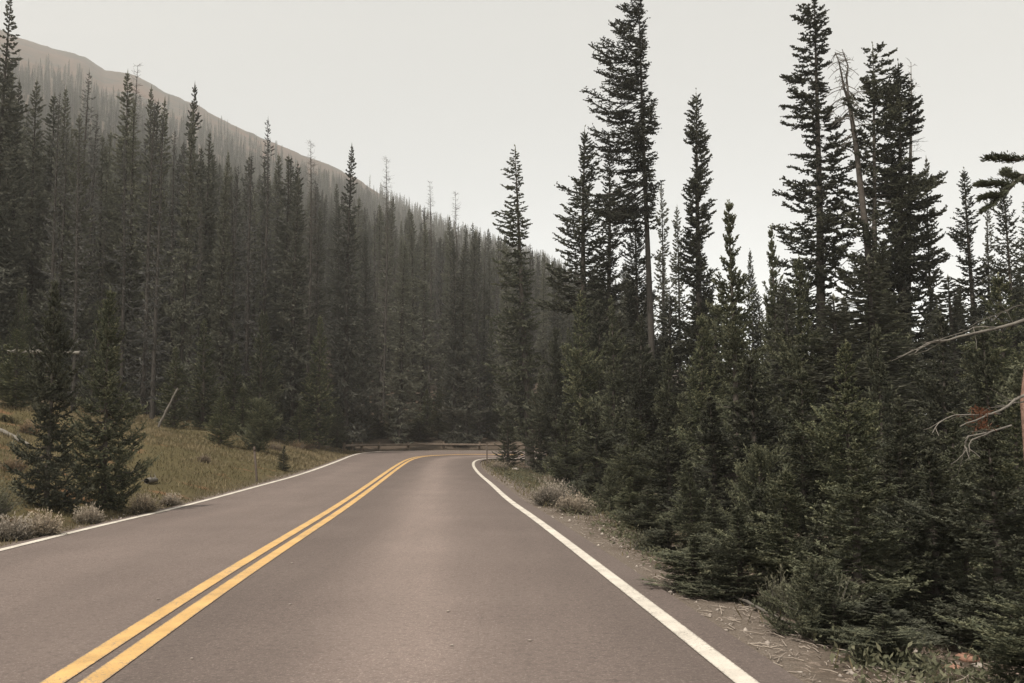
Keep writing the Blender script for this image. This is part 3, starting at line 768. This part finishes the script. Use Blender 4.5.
fo = link('forest', me); tag(fo, 'dense mass of spruces fading up the far hillside to the ridge', 'forest', kind='stuff')
src = {}
for o in list(C.objects):
    if o.parent is not None and o.type == 'MESH':
        for kk in keys:
            if o.data == PROTO[kk][1]: src.setdefault((kk, 0), o)
            if o.data == PROTO[kk][2]: src.setdefault((kk, 1), o)
ng = bpy.data.node_groups.new('forest_nodes', 'GeometryNodeTree')
ng.interface.new_socket('Geometry', in_out='INPUT', socket_type='NodeSocketGeometry'); ng.interface.new_socket('Geometry', in_out='OUTPUT', socket_type='NodeSocketGeometry')
gi = ng.nodes.new('NodeGroupInput'); go = ng.nodes.new('NodeGroupOutput'); jn = ng.nodes.new('GeometryNodeJoinGeometry')
def named(n_, t_):
    q = ng.nodes.new('GeometryNodeInputNamedAttribute'); q.data_type = t_; q.inputs['Name'].default_value = n_
    return [s for s in q.outputs if s.enabled][0]
kn, sz, tn = named('kindnum', 'INT'), named('size', 'FLOAT_VECTOR'), named('turn', 'FLOAT_VECTOR')
for q, kk in enumerate(keys):
    cp = ng.nodes.new('FunctionNodeCompare'); cp.data_type = 'INT'; cp.operation = 'EQUAL'
    ins = [s for s in cp.inputs if s.enabled]; ng.links.new(kn, ins[0]); ins[1].default_value = q
    for part in (0, 1):
        ob = src.get((kk, part))
        if ob is None: continue
        oi = ng.nodes.new('GeometryNodeObjectInfo'); oi.inputs['Object'].default_value = ob; oi.inputs['As Instance'].default_value = True; oi.transform_space = 'ORIGINAL'
        ip = ng.nodes.new('GeometryNodeInstanceOnPoints')
        ng.links.new(gi.outputs[0], ip.inputs['Points']); ng.links.new(cp.outputs[0], ip.inputs['Selection']); ng.links.new(oi.outputs['Geometry'], ip.inputs['Instance'])
        ng.links.new(tn, ip.inputs['Rotation']); ng.links.new(sz, ip.inputs['Scale']); ng.links.new(ip.outputs[0], jn.inputs[0])
ng.links.new(jn.outputs[0], go.inputs[0])
fo.modifiers.new('forest', 'NODES').node_group = ng

# ------------------------------------------------------------------ overhanging tree at the right picture edge
def edge_tree():
    rng = np.random.default_rng(77); Y = 8.2
    b = [at_y(1052, 437, Y), at_y(1046, 600, Y), at_y(1030, 400, Y), at_y(1033, 370, Y), at_y(1040, 330, Y), at_y(1046, 240, Y), at_y(1060, 150, Y), at_y(1070, 20, Y)]
    b = [b[1], b[2], b[3], b[4], b[5], b[6], b[7]]; x0 = b[0][0]; g0 = gz(x0, Y); b[0][2] = g0 - .2; org = np.array([x0, Y, g0])
    o = empty('spruce_tree', org); tag(o, 'tree at the picture edge with peeling reddish trunk, dead twigs and one overhanging bough', 'tree')
    V, Q = tubes([np.array(b) - org], [np.array([.085, .075, .07, .065, .06, .05, .035])], 10)
    link('trunk', mesh_np('edge_trunk', V, Q, 4, M_peel, smooth=True), o)
    def br(pts_, Ys, r0, r1, n=9):
        p = np.array([at_y(x, y, yy) for (x, y), yy in zip(pts_, Ys)]) - org
        t = np.linspace(0, len(p) - 1, n); return np.stack([np.interp(t, np.arange(len(p)), p[:, k]) for k in range(3)], 1), np.linspace(r0, r1, n)
    # live overhanging boughs
    live = [br([(1052, 160), (1024, 176), (1005, 190), (992, 205), (984, 210)], [8.2, 8.0, 7.9, 7.8, 7.8], .02, .006), br([(1050, 150), (1020, 160), (1003, 158), (988, 157)], [8.2, 8.1, 8.0, 7.9], .016, .005),
            br([(1040, 168), (1014, 184), (995, 184), (977, 184)], [8.2, 8.0, 8.1, 8.2], .014, .004), br([(1020, 178), (1003, 196), (990, 196), (983, 197)], [8.1, 7.9, 7.8, 7.8], .012, .004), br([(1060, 172), (1030, 182), (1012, 176), (1003, 171)], [8.4, 8.5, 8.6, 8.7], .012, .004)]
    P0, D, L, W, T = [], [], [], [], []
    for p, r in live:
        s0 = 2
        for _ in range(800):
            t = s0 + rng.random() ** .8 * (len(p) - 1.001 - s0); i = int(t); q = p[i] * (1 - t + i) + p[i + 1] * (t - i); tg = p[i + 1] - p[i]; tg /= np.linalg.norm(tg)
            sd = np.array([0, 1, 0]) * rng.choice([-1, 1]) * rng.uniform(.2, 1); l = rng.uniform(.02, .05)
            q = q + sd * rng.random() * .11 + np.array([0, 0, rng.uniform(-.012, .014)])
            d = tg * 1. + sd * .4 + rng.normal(size=3) * .3 + np.array([0, 0, .15]); d /= np.linalg.norm(d)
            P0.append(q); D.append(d); L.append(l); W.append(.009); T.append(rng.random() * .6)
    V, Fq = blades(np.array(P0), np.array(D), np.array(L), np.array(W), rng)
    link('crown', mesh_np('edge_crown', V, Fq, 4, M_need, tone=np.repeat(np.tile(T, 2), 4)), o)
    P_, R2 = zip(*live); P_, R2 = list(P_), list(R2)
    V, Q = tubes(P_, R2, 6); link('bough', mesh_np('edge_bough', V, Q, 4, M_bark, smooth=True), o)
    dead = [br([(1040, 312), (1024, 320), (1000, 328), (975, 335), (945, 340), (925, 343), (912, 348)], [8.2, 8.1, 8, 7.9, 7.8, 7.8, 7.7], .017, .004, 14),
            br([(998, 328), (985, 326), (970, 330), (962, 336)], [8, 7.9, 7.9, 7.9], .006, .003), br([(945, 340), (930, 340), (918, 347), (908, 350)], [7.8, 7.7, 7.7, 7.7], .006, .002),
            br([(1035, 304), (1015, 308), (1000, 314), (994, 322)], [8.3, 8.3, 8.2, 8.2], .006, .003),
            br([(1040, 390), (1015, 402), (1000, 414), (975, 424), (962, 430)], [8.2, 7.9, 7.7, 7.5, 7.5], .014, .004), br([(1000, 414), (980, 416), (955, 415), (938, 424), (930, 432)], [7.7, 7.6, 7.6, 7.5, 7.4], .008, .003),
            br([(1010, 425), (995, 428), (985, 434), (975, 437), (972, 446), (978, 453)], [7.8, 7.6, 7.5, 7.5, 7.5, 7.5], .008, .004), br([(985, 434), (968, 438), (962, 445), (964, 452)], [7.5, 7.4, 7.4, 7.4], .006, .003),
            br([(1040, 398), (1020, 404), (1006, 405)], [8.2, 8.0, 7.9], .010, .003)]
    P_, R2 = [], []
    for p, r in dead:
        p = p + np.cumsum(rng.normal(size=p.shape) * .006, 0); P_.append(p); R2.append(r)
        for _ in range(int(len(p) * .45)):
            i = rng.integers(1, len(p) - 1); l = rng.uniform(.05, .22); d = (p[i + 1] - p[i]); d /= np.linalg.norm(d); d = d + rng.normal(size=3) * .55
            P_.append(p[i] + d * l * np.linspace(0, 1, 4)[:, None] + rng.normal(size=(4, 3)) * .004 * np.arange(4)[:, None]); R2.append(np.linspace(.0035, .0015, 4))
    V, Q = tubes(P_, R2, 5); link('branches', mesh_np('edge_dead_branches', V, Q, 4, M_dead2), o)
    # cluster of dead red needles caught on the twigs
    n_ = 170; c = at_y(978, 412, 7.6) - org; c2 = at_y(980, 424, 7.55) - org
    q = np.where(rng.random(n_)[:, None] < .5, c, c2) + rng.normal(size=(n_, 3)) * np.array([.035, .05, .022]); d = rng.normal(size=(n_, 3)); d /= np.linalg.norm(d, axis=1)[:, None]
    V, Fq = blades(q, d, rng.uniform(.025, .07, n_), np.full(n_, .006), rng); lo = link('dead_needles', mesh_np('edge_red_needles', V, Fq, 4, M_red, tone=np.full(len(V), .4)), o); lo['label'] = 'tuft of rust red dead needles'
M_peel = noisy_mat('peeling_bark', (.11, .075, .06), (.46, .28, .21), 9, .8, .6, 30)
M_dead2 = noisy_mat('grey_dead_bough', (.10, .088, .075), (.22, .20, .17), 9, .85, .2)
M_dry = foliage_mat('dry_leaves', (.12, .085, .05), (.19, .13, .08), (.30, .22, .14), .2, .2)
edge_tree()

# ------------------------------------------------------------------ logs, rail, posts, stones
def log(name, a, b, r0, r1, lab, mat=M_dead2, stubs=6, seed=0, bend=.02):
    rng = np.random.default_rng(seed); a, b = np.array(a, float), np.array(b, float); L = np.linalg.norm(b - a); n_ = 12; s = np.linspace(0, 1, n_)
    p = (b - a) * s[:, None] + rng.normal(size=(n_, 3)) * np.array([1, 1, .6]) * bend * L * .08; p[:, 2] += bend * L * np.sin(s * 3.1) * .4
    o = empty(name, a); tag(o, lab, 'log')
    V, Q = tubes([p], [np.linspace(r0, r1, n_) * (1 + .1 * rng.normal(size=n_))], 9)
    # cut faces
    Vn = len(V); V = np.concatenate([V, [p[0]], [p[-1]]]); tri = []
    for j in range(9): tri += [[Vn, (j + 1) % 9, j, j], [Vn + 1, Vn - 9 + j, Vn - 9 + (j + 1) % 9, Vn - 9 + (j + 1) % 9]]
    link('trunk', mesh_np('log_trunk', V, Q, 4, mat, smooth=True), o)
    P_, R2 = [], []
    for k_ in range(stubs):
        i = rng.integers(1, n_ - 1); d = rng.normal(size=3); d[2] = abs(d[2]); d /= np.linalg.norm(d); l = rng.uniform(.15, .7) * (r0 * 6)
        P_.append(p[i] + d * l * np.linspace(0, 1, 4)[:, None] + rng.normal(size=(4, 3)) * .02); R2.append(np.linspace(r0 * .22, r0 * .06, 4))
    if P_:
        V, Q = tubes(P_, R2, 5); link('branch_stub', mesh_np('log_stubs', V, Q, 4, mat), o)
    return o
def on(px, Y, dz=0.):
    p = at_y(px, 437, Y); return (p[0], Y, gz(p[0], Y) + dz)
log('fallen_log', on(-4, 24, .08), on(29, 22.5, .08), .055, .04, 'pale bare pole lying in the grass left of the two young spruces', seed=1, stubs=2)
log('fallen_log', at_y(8, 352, 33), at_y(80, 353, 33), .085, .06, 'straight pale trunk lying level between trees above the grass, left side', seed=2, stubs=3, bend=.008)
log('fallen_log', on(158, 37, .1), tuple(at_y(178, 388, 37)), .055, .03, 'bleached broken snag leaning at the forest edge above the grass bank', seed=3, stubs=22)
log('fallen_log', tuple(at_y(463, 402, 86)), tuple(at_y(500, 413, 84)), .13, .08, 'pale fallen trunk slanting across the slope behind the bend', seed=4, stubs=5)
log('fallen_log', on(148, 22.5, .06), on(158, 23.2, .07), .07, .05, 'short weathered chunk of wood lying in the middle of the grass bank', seed=5, stubs=3)
log('fallen_log', on(783, 7.6, .03), on(706, 9.5, .03), .014, .008, 'thin grey stick lying along the stony litter at the road edge', seed=6, stubs=5, mat=M_twig)
log('fallen_log', on(948, 8.1, .03), on(1000, 7.8, .10), .014, .007, 'curved pale root lying behind the flat red stone', seed=8, stubs=4, bend=.12)

M_rail = noisy_mat('weathered_rail', (.12, .09, .068), (.22, .175, .135), 3, .9, .3)
def rail():
    n_ = 70; idx = np.linspace(0, 1, n_)
    edge = off(lftc, -1.3)
    m_ = (edge[:, 1] > 60) & (edge[:, 0] < 12)
    e = edge[m_]; s = np.r_[0, np.cumsum(np.linalg.norm(np.diff(e[:, :2], axis=0), axis=1))]; t = np.arange(0, s[-1], .5)
    p = np.stack([np.interp(t, s, e[:, k]) for k in range(3)], 1); p[:, 2] = terrain(p[:, 0], p[:, 1])
    o = empty('guardrail', tuple(p[0])); tag(o, 'low weathered wooden guardrail following the outside of the road bend', 'guardrail'); org = p[0]
    def beam(z0, z1, th):
        A = p.copy(); T = np.gradient(p[:, :2], axis=0); T /= np.linalg.norm(T, axis=1)[:, None]; N = np.stack([T[:, 1], -T[:, 0]], 1)
        ring = []
        for dn, dz in ((0, z0), (th, z0), (th, z1), (0, z1)):
            q = A.copy(); q[:, :2] += N * dn; q[:, 2] += dz; ring.append(q - org)
        V = np.stack(ring, 1).reshape(-1, 3); i = np.arange(len(p) - 1)[:, None] * 4; j = np.arange(4)[None, :]; j2 = (j + 1) % 4
        Q = np.stack([i + j, i + j2, i + 4 + j2, i + 4 + j], -1).reshape(-1, 4)
        Q = np.concatenate([Q, [[0, 1, 2, 3], [len(V) - 4, len(V) - 3, len(V) - 2, len(V) - 1]]]); return V, Q
    V, Q = beam(.28, .42, .12); link('beam', mesh_np('rail_beam', V, Q, 4, M_rail), o)
    for k in range(0, len(p), 5):
        q = p[k] - org; V, Q = tubes([np.array([q + [0, 0, -.3], q + [0, 0, .55]])], [np.array([.09, .09])], 6)
        V[:, 1] += .10; V = np.concatenate([V, [[q[0], q[1] + .1, q[2] + .57]]])
        nv = len(V) - 1; pass
        link('post', mesh_np('rail_post', V, Q, 4, M_rail), o)
rail()
M_steel = noisy_mat('rusty_post_steel', (.05, .038, .030), (.10, .075, .06), 20, .7)
def post(px, Y, h, tilt, lab):
    x, y, z = on(px, Y); o = empty('delineator_post', (x, y, z)); o.rotation_euler = (0, tilt, .2); tag(o, lab, 'marker post')
    V = np.array([(a * .5, b, c) for c in (-.3, h) for a, b in ((-.06, -.008), (.06, -.008), (.06, .008), (.035, .008), (.035, .03), (-.035, .03), (-.035, .008), (-.06, .008))], float)
    F_ = [[j, (j + 1) % 8, 8 + (j + 1) % 8, 8 + j] for j in range(8)] + [[8, 9, 10, 11], [8, 11, 14, 15], [11, 12, 13, 14]]
    link('post', mesh_np('delineator', V, np.array(F_), 4, M_steel), o)
    W_ = .022; V = np.array([(-W_, -.012, h - .13), (W_, -.012, h - .13), (W_, -.012, h - .04), (-W_, -.012, h - .04), (-W_, -.009, h - .13), (W_, -.009, h - .13), (W_, -.009, h - .04), (-W_, -.009, h - .04)])
    link('reflector', mesh_np('reflector', V, np.array([[0, 1, 2, 3], [4, 7, 6, 5], [0, 4, 5, 1], [3, 2, 6, 7], [0, 3, 7, 4], [1, 5, 6, 2]]), 4, M_steel), o)
p = at_z(258, 484, .03); post(258, p[1], 1.0, -.10, 'thin dark marker post leaning at the left road edge below the round sapling')
p = at_z(487, 465, -.1); post(487, p[1], 1.15, 0.0, 'thin upright marker post on the inside of the bend')

def stone_mesh(seed, r, flat):
    import bmesh
    bm = bmesh.new(); bmesh.ops.create_icosphere(bm, subdivisions=3, radius=r); rng = np.random.default_rng(seed); nn = rng.normal(size=(7, 3))
    for v in bm.verts:
        d = v.co.normalized(); k = 1
        for q in nn:
            dd = d.dot(Vector(q).normalized()); k -= .16 * max(0, dd - .72) * 3
        k += .04 * math.sin(d.x * 7 + seed) * math.cos(d.y * 6)
        v.co = Vector((d.x * r * k * 1.25, d.y * r * k, d.z * r * k * flat))
    me = bpy.data.meshes.new('stone'); bm.to_mesh(me); bm.free()
    for q in me.polygons: q.use_smooth = True
    return me
M_red_st = noisy_mat('reddish_stone', (.22, .12, .085), (.36, .21, .15), 9, .9, .4); M_gr_st = noisy_mat('grey_stone', (.22, .19, .165), (.40, .35, .30), 9, .9, .4)
for sd, px, Y, r, fl, mt, lab in ((1, 957, 7.55, .085, .45, M_red_st, 'flat reddish stone on the bare litter, largest of the stones'), (2, 942, 6.95, .05, .6, M_red_st, 'small reddish stone below the flat one'), (3, 968, 7.25, .04, .6, M_gr_st, 'small grey stone right beside the flat reddish one'),
                                  (4, 729, 8.9, .04, .7, M_gr_st, 'pale rounded stone in the litter at the road edge'), (5, 515, 47, .16, .6, M_gr_st, 'pale boulder by the small round fir at the bend')):
    me = stone_mesh(sd, r, fl); me.materials.append(mt); o = link('stone', me, loc=on(px, Y, r * fl * .5)); tag(o, lab, 'stone')

# ------------------------------------------------------------------ pale brush and herbs
def brush(px, Y, w, h, lab, seed, mat=M_sage, n_=700, name='brush'):
    rng = np.random.default_rng(seed); x, y, z = on(px, Y); o = empty(name, (x, y, z - .02)); tag(o, lab, 'shrub')
    a = rng.random(n_) * 6.28; rr = np.sqrt(rng.random(n_)) * w * .22; p0 = np.stack([np.cos(a) * rr, np.sin(a) * rr, np.zeros(n_)], 1)
    el = rng.uniform(.35, 1.0, n_); d = np.stack([np.cos(a) * (1 - el), np.sin(a) * (1 - el), el], 1) + rng.normal(size=(n_, 3)) * .14; d /= np.linalg.norm(d, axis=1)[:, None]
    L = rng.uniform(.3, 1, n_) * np.minimum(h, .5 * w + .5 * h) * (1 + .28 * np.sin(a * 2 + seed) + .22 * np.sin(a * 5 + seed * 2))
    V1, F1 = blades(p0, d, L, np.full(n_, .008), rng, 1)
    T1 = np.full(len(V1), .1)
    m = 10; tipp = p0 + d * L[:, None]
    q = (tipp[:, None, :] - d[:, None, :] * (L[:, None, None] * .6 * rng.random((n_, m, 1)) ** 1.6)).reshape(-1, 3); dd = np.repeat(d, m, 0) + rng.normal(size=(n_ * m, 3)) * .55; dd /= np.linalg.norm(dd, axis=1)[:, None]
    V2, F2 = blades(q, dd, rng.uniform(.02, .055, n_ * m), np.full(n_ * m, .012), rng, 1)
    tz = np.clip(V2[:, 2] / h, 0, 1); T2 = np.clip(tz * 1.2 - .1, 0, 1)
    link('stems', mesh_np(name + '_stems', V1, F1, 4, M_twig, tone=T1), o); link('leaves', mesh_np(name + '_leaves', V2, F2, 4, mat, tone=T2), o); return o
brush(12, 13.6, .45, .30, 'pale flowering shrub by the road at the left edge', 1)
brush(45, 14.0, .45, .30, 'second pale flowering shrub, at the foot of the left young spruce', 2)
brush(-12, 14.5, .9, .55, 'dark green shrub behind the pale shrubs at the left edge', 9, mat=M_herb)
brush(92, 16.2, .42, .24, 'small pale shrub between the two young spruces and the road', 3)
brush(146, 18.2, .40, .34, 'pale shrub just right of the two young spruces', 4)
brush(173, 20.0, .4, .22, 'low pale shrub right of the others at the left road edge', 5)
brush(552, 20.5, .85, .45, 'rounded pale tan bush on the verge, right side', 6, n_=1300)
brush(574, 18.8, .6, .32, 'lower half of the pale tan bush pair on the verge', 7, n_=900)
for i_, (px_, Y_, w_, h_) in enumerate(((15, 19, .5, .3), (205, 29, .45, .2), (28, 25, .6, .3), (275, 40, .8, .4), (297, 46, .9, .45), (308, 50, .9, .5))):
    o_ = brush(px_, Y_, w_, h_, 'small dry brown shrub scattered on the grass bank', 40 + i_, mat=M_dry, n_=260); o_['group'] = 'dry shrubs on the grass bank'
brush(500, 44, .8, .35, 'small dry shrub on the verge at the bend', 8)
brush(820, 7.35, .26, .50, 'tall pale green herb clump at the road edge in front of the boughs', 10, mat=M_herb, n_=160, name='herb')
brush(775, 8.3, .4, .3, 'grey green herb clump under the roadside bushes', 11, mat=M_herb, n_=200, name='herb')
brush(690, 10.8, .5, .25, 'low yellowish herb clump on the litter beside the dark bush', 12, mat=M_herb, n_=240, name='herb')
brush(650, 12.8, .5, .25, 'low yellowish herb clump on the verge past the dark bush', 13, mat=M_herb, n_=240, name='herb')

# ------------------------------------------------------------------ grass, litter, gravel: what nobody could count
def scatter_pts(n_, xr, yr, cond):
    x = RNG.uniform(*xr, n_); y = yr[0] + (yr[1] - yr[0]) * RNG.random(n_) ** 1.5; z, dL, dR, t_, lf = terrain(x, y, True); k = cond(x, y, dL, dR, lf)
    return x[k], y[k], z[k], dL[k], dR[k]
M_grass = foliage_mat('dry_grass', (.092, .080, .038), (.150, .120, .060), (.28, .22, .125), .1, .25)
edge_of = lambda Y: np.interp(Y, [0, 30, 45, 60], [18, 13, 8.5, 4.5])
x, y, z, dL, dR = scatter_pts(330000, (-34, -5), (8, 62), lambda x, y, dL, dR, lf: lf & (dL > .12) & (dL < edge_of(y) + 2) & (x > -.60 * y - 3))
dens = vnoise(x * .8, y * .8) + vnoise(x * .25, y * .25); kk = RNG.random(len(x)) < np.clip(.75 + dens, .15, 1); x, y, z, dL = x[kk], y[kk], z[kk], dL[kk]; dens = dens[kk]
n_ = len(x); h = (.05 + .10 * RNG.random(n_) ** 1.5) * (1 + .5 * np.clip(dens, -1, 1)) * np.clip(.5 + dL, .5, 1.1)
d = np.stack([RNG.normal(size=n_) * .4, RNG.normal(size=n_) * .4, np.ones(n_)], 1); d /= np.linalg.norm(d, axis=1)[:, None]
V, Fq = blades(np.stack([x, y, z - .01], 1), d, h, .006 + .0006 * y, RNG, 1)
print('GRASS', n_)
go_ = link('grass', mesh_np('grass', V, Fq, 4, M_grass, tone=np.repeat(np.clip(.42 + dens * 1.3 + RNG.normal(size=n_) * .25, 0, 1), 4))); tag(go_, 'short dry olive grass covering the bank left of the road', 'grass', kind='stuff')
x, y, z, dL, dR = scatter_pts(90000, (-3, 14), (4.5, 60), lambda x, y, dL, dR, lf: (~lf) & (dR > .12) & (dR < 3.2))
pr = np.exp(-((dR - 1.1) / .9) ** 2) * np.interp(y, [4, 14, 25], [.05, .12, .55]); kk = RNG.random(len(x)) < pr; x, y, z, dR = x[kk], y[kk], z[kk], dR[kk]; n_ = len(x)
d = np.stack([RNG.normal(size=n_) * .5, RNG.normal(size=n_) * .5, np.ones(n_)], 1); d /= np.linalg.norm(d, axis=1)[:, None]
V, Fq = blades(np.stack([x, y, z - .01], 1), d, .05 + .14 * RNG.random(n_), .005 + .0006 * y, RNG, 1)
go_ = link('verge_grass', mesh_np('verge_grass', V, Fq, 4, M_grass, tone=np.repeat(RNG.random(n_) * .8, 4))); tag(go_, 'sparse dry grass on the verge right of the road', 'grass', kind='stuff')
x, y, z, dL, dR = scatter_pts(70000, (-3, 14), (4.5, 50), lambda x, y, dL, dR, lf: (~lf) & (dR > .2) & (dR < 6) & (((x - 3.35) ** 2 / .45 + (y - 7.35) ** 2 / .5) > 1))
cl_ = vnoise(x * 1.6, y * 1.6) + .6 * vnoise(x * 5, y * 5); kk = (cl_ > .04 - .20 * sstep(.3, 1.2, dR)) & (RNG.random(len(x)) < sstep(.2, .6, dR)); x, y, z, dR, cl_ = x[kk], y[kk], z[kk], dR[kk], cl_[kk]; m_ = 4
x = np.repeat(x, m_) + RNG.normal(size=len(x) * m_) * .03; y = np.repeat(y, m_) + RNG.normal(size=len(y) * m_) * .03; z = np.repeat(z, m_) + RNG.random(len(z) * m_) ** 1.5 * .20 * np.clip(.5 + np.repeat(cl_, m_), .3, 1.2); n_ = len(x)
d = RNG.normal(size=(n_, 3)); d[:, 2] = abs(d[:, 2]) * .8 + .2; d /= np.linalg.norm(d, axis=1)[:, None]
V, Fq = blades(np.stack([x, y, z], 1), d, .025 + .05 * RNG.random(n_), .012 + .018 * RNG.random(n_), RNG, 1)
go_ = link('undergrowth', mesh_np('undergrowth', V, Fq, 4, M_herb, tone=np.repeat(RNG.random(n_), 4))); tag(go_, 'low leafy ground plants under the spruces right of the road', 'undergrowth', kind='stuff')
# twigs
x, y, z, dL, dR = scatter_pts(60000, (-3, 11), (4.5, 40), lambda x, y, dL, dR, lf: (~lf) & (dR > -.1) & (dR < 5))
pr = np.clip(1.2 - dR * .35, .1, 1) * sstep(-.1, .35, dR); kk = RNG.random(len(x)) < pr * .55; x, y, z = x[kk], y[kk], z[kk]; n_ = len(x)
a = RNG.normal(size=n_) * .9 + 1.7; d = np.stack([np.cos(a), np.sin(a), RNG.normal(size=n_) * .09 + .02], 1); L = .03 + .17 * RNG.random(n_) ** 2.2
b0 = np.stack([x, y, z + .008], 1)
ps = [np.stack([b0[i], b0[i] + d[i] * L[i] * .5 + [0, 0, .006], b0[i] + d[i] * L[i] + RNG.normal(size=3) * .012]) for i in range(n_)]
V, Q = tubes(ps, [np.array([1, .9, .5]) * (.0025 + .02 * l) for l in L * .6], 4)
go_ = link('twig_litter', mesh_np('twig_litter', V, Q, 4, M_lit := noisy_mat('twig_litter', (.13, .10, .08), (.42, .36, .30), 1.5, .9))); tag(go_, 'dry twigs and wood litter along the right road edge', 'litter', kind='stuff')
# gravel
x, y, z, dL, dR = scatter_pts(60000, (-16, 11), (4.5, 45), lambda x, y, dL, dR, lf: ((~lf) & (dR > -.12) & (dR < 4)) | (lf & (dL > -.04) & (dL < .5)))
pr = np.where(dR > -.5, np.exp(-np.clip(dR - .3, 0, 9) / 1.1) * sstep(-.12, .2, dR), .6); kk = RNG.random(len(x)) < pr * .5; x, y, z = x[kk], y[kk], z[kk]; n_ = len(x)
oct_ = np.array([(1, 0, 0), (0, 1, 0), (-1, 0, 0), (0, -1, 0), (0, 0, .7), (0, 0, -.7)], float); tri = np.array([(0, 1, 4), (1, 2, 4), (2, 3, 4), (3, 0, 4), (1, 0, 5), (2, 1, 5), (3, 2, 5), (0, 3, 5)])
r_ = .005 + .03 * RNG.random(n_) ** 4; ang = RNG.random(n_) * 6.28
V = oct_[None] * r_[:, None, None] * (1 + .35 * RNG.normal(size=(n_, 6, 1))); c, s = np.cos(ang)[:, None], np.sin(ang)[:, None]
V = np.stack([V[..., 0] * c - V[..., 1] * s, V[..., 0] * s + V[..., 1] * c, V[..., 2]], -1) + np.stack([x, y, z + .004], 1)[:, None, :]
# a few loose chips on the asphalt
chips = [at_z(px, py, .008) for px, py in ((158, 599), (290, 604), (192, 658), (313, 553), (448, 611), (530, 640), (452, 645), (292, 563))]
Vc = np.stack([oct_ * .011 * np.random.default_rng(i).uniform(.7, 1.5) * np.array([1.5, 1, .6]) + p_ for i, p_ in enumerate(chips)])
V = np.concatenate([V, Vc]); Fq = (np.arange(len(V))[:, None, None] * 6 + tri[None]).reshape(-1, 3)
go_ = link('gravel', mesh_np('gravel', V.reshape(-1, 3), Fq, 3, noisy_mat('gravel', (.16, .13, .11), (.50, .44, .38), 6, .9))); tag(go_, 'small stones scattered along the road edges', 'gravel', kind='stuff')

# ------------------------------------------------------------------ haze
HZ = .0006
hb = np.array([(sx * 1450., sy * 1450., zz) for zz in (-60., 620.) for sx, sy in ((-1, -1), (1, -1), (1, 1), (-1, 1))])
mh = bpy.data.materials.new('haze_air'); mh.use_nodes = True; nt = mh.node_tree; nt.nodes.clear()
pv = nt.nodes.new('ShaderNodeVolumePrincipled'); pv.inputs['Density'].default_value = HZ; pv.inputs['Color'].default_value = (.95, .94, .90, 1); pv.inputs['Anisotropy'].default_value = .2
ou = nt.nodes.new('ShaderNodeOutputMaterial'); nt.links.new(pv.outputs[0], ou.inputs['Volume'])
ho = link('haze', mesh_np('haze', hb, np.array([[0, 3, 2, 1], [4, 5, 6, 7], [0, 1, 5, 4], [1, 2, 6, 5], [2, 3, 7, 6], [3, 0, 4, 7]]), 4, mh)); tag(ho, 'pale even haze filling the valley air', 'haze', kind='stuff')

# ------------------------------------------------------------------ light
EL, AZ = R_(60), R_(-142)          # sun: high, from the left and slightly ahead (azimuth from +Y towards +X)
w = bpy.data.worlds.new('World'); SC.world = w; w.use_nodes = True; nt = w.node_tree; bg = nt.nodes['Background']
sk = nt.nodes.new('ShaderNodeTexSky'); sk.sky_type = 'NISHITA'; sk.sun_disc = False; sk.sun_elevation = EL; sk.sun_rotation = AZ; sk.dust_density = 6; sk.air_density = .8; sk.ozone_density = .6; sk.altitude = 2800
hs = nt.nodes.new('ShaderNodeHueSaturation'); hs.inputs['Saturation'].default_value = .22; nt.links.new(sk.outputs[0], hs.inputs['Color'])
tint = nt.nodes.new('ShaderNodeMix'); tint.data_type = 'RGBA'; tint.blend_type = 'MULTIPLY'; tint.inputs['Factor'].default_value = 1; nt.links.new(hs.outputs[0], tint.inputs[6]); tint.inputs[7].default_value = (1.0, .98, .895, 1)
nt.links.new(tint.outputs[2], bg.inputs['Color']); bg.inputs['Strength'].default_value = .145
sl = bpy.data.lights.new('sun', 'SUN'); sl.energy = 2.5; sl.angle = R_(1.5); sl.color = (1, .93, .84); so = bpy.data.objects.new('sun', sl); C.objects.link(so)
dirv = Vector((math.sin(AZ) * math.cos(EL), math.cos(AZ) * math.cos(EL), math.sin(EL))); so.rotation_euler = dirv.to_track_quat('Z', 'Y').to_euler()
SC.view_settings.view_transform = 'Standard'; SC.view_settings.look = 'None'; SC.view_settings.exposure = 1.12; SC.view_settings.gamma = 1
cy = SC.cycles; cy.max_bounces = 5; cy.diffuse_bounces = 3; cy.glossy_bounces = 2; cy.transmission_bounces = 3; cy.volume_bounces = 1; cy.transparent_max_bounces = 4
cy.use_denoising = True; cy.denoiser = 'OPENIMAGEDENOISE'; cy.denoising_prefilter = 'NONE'; cy.denoising_input_passes = 'RGB_ALBEDO_NORMAL'; cy.use_adaptive_sampling = True; cy.adaptive_threshold = .006
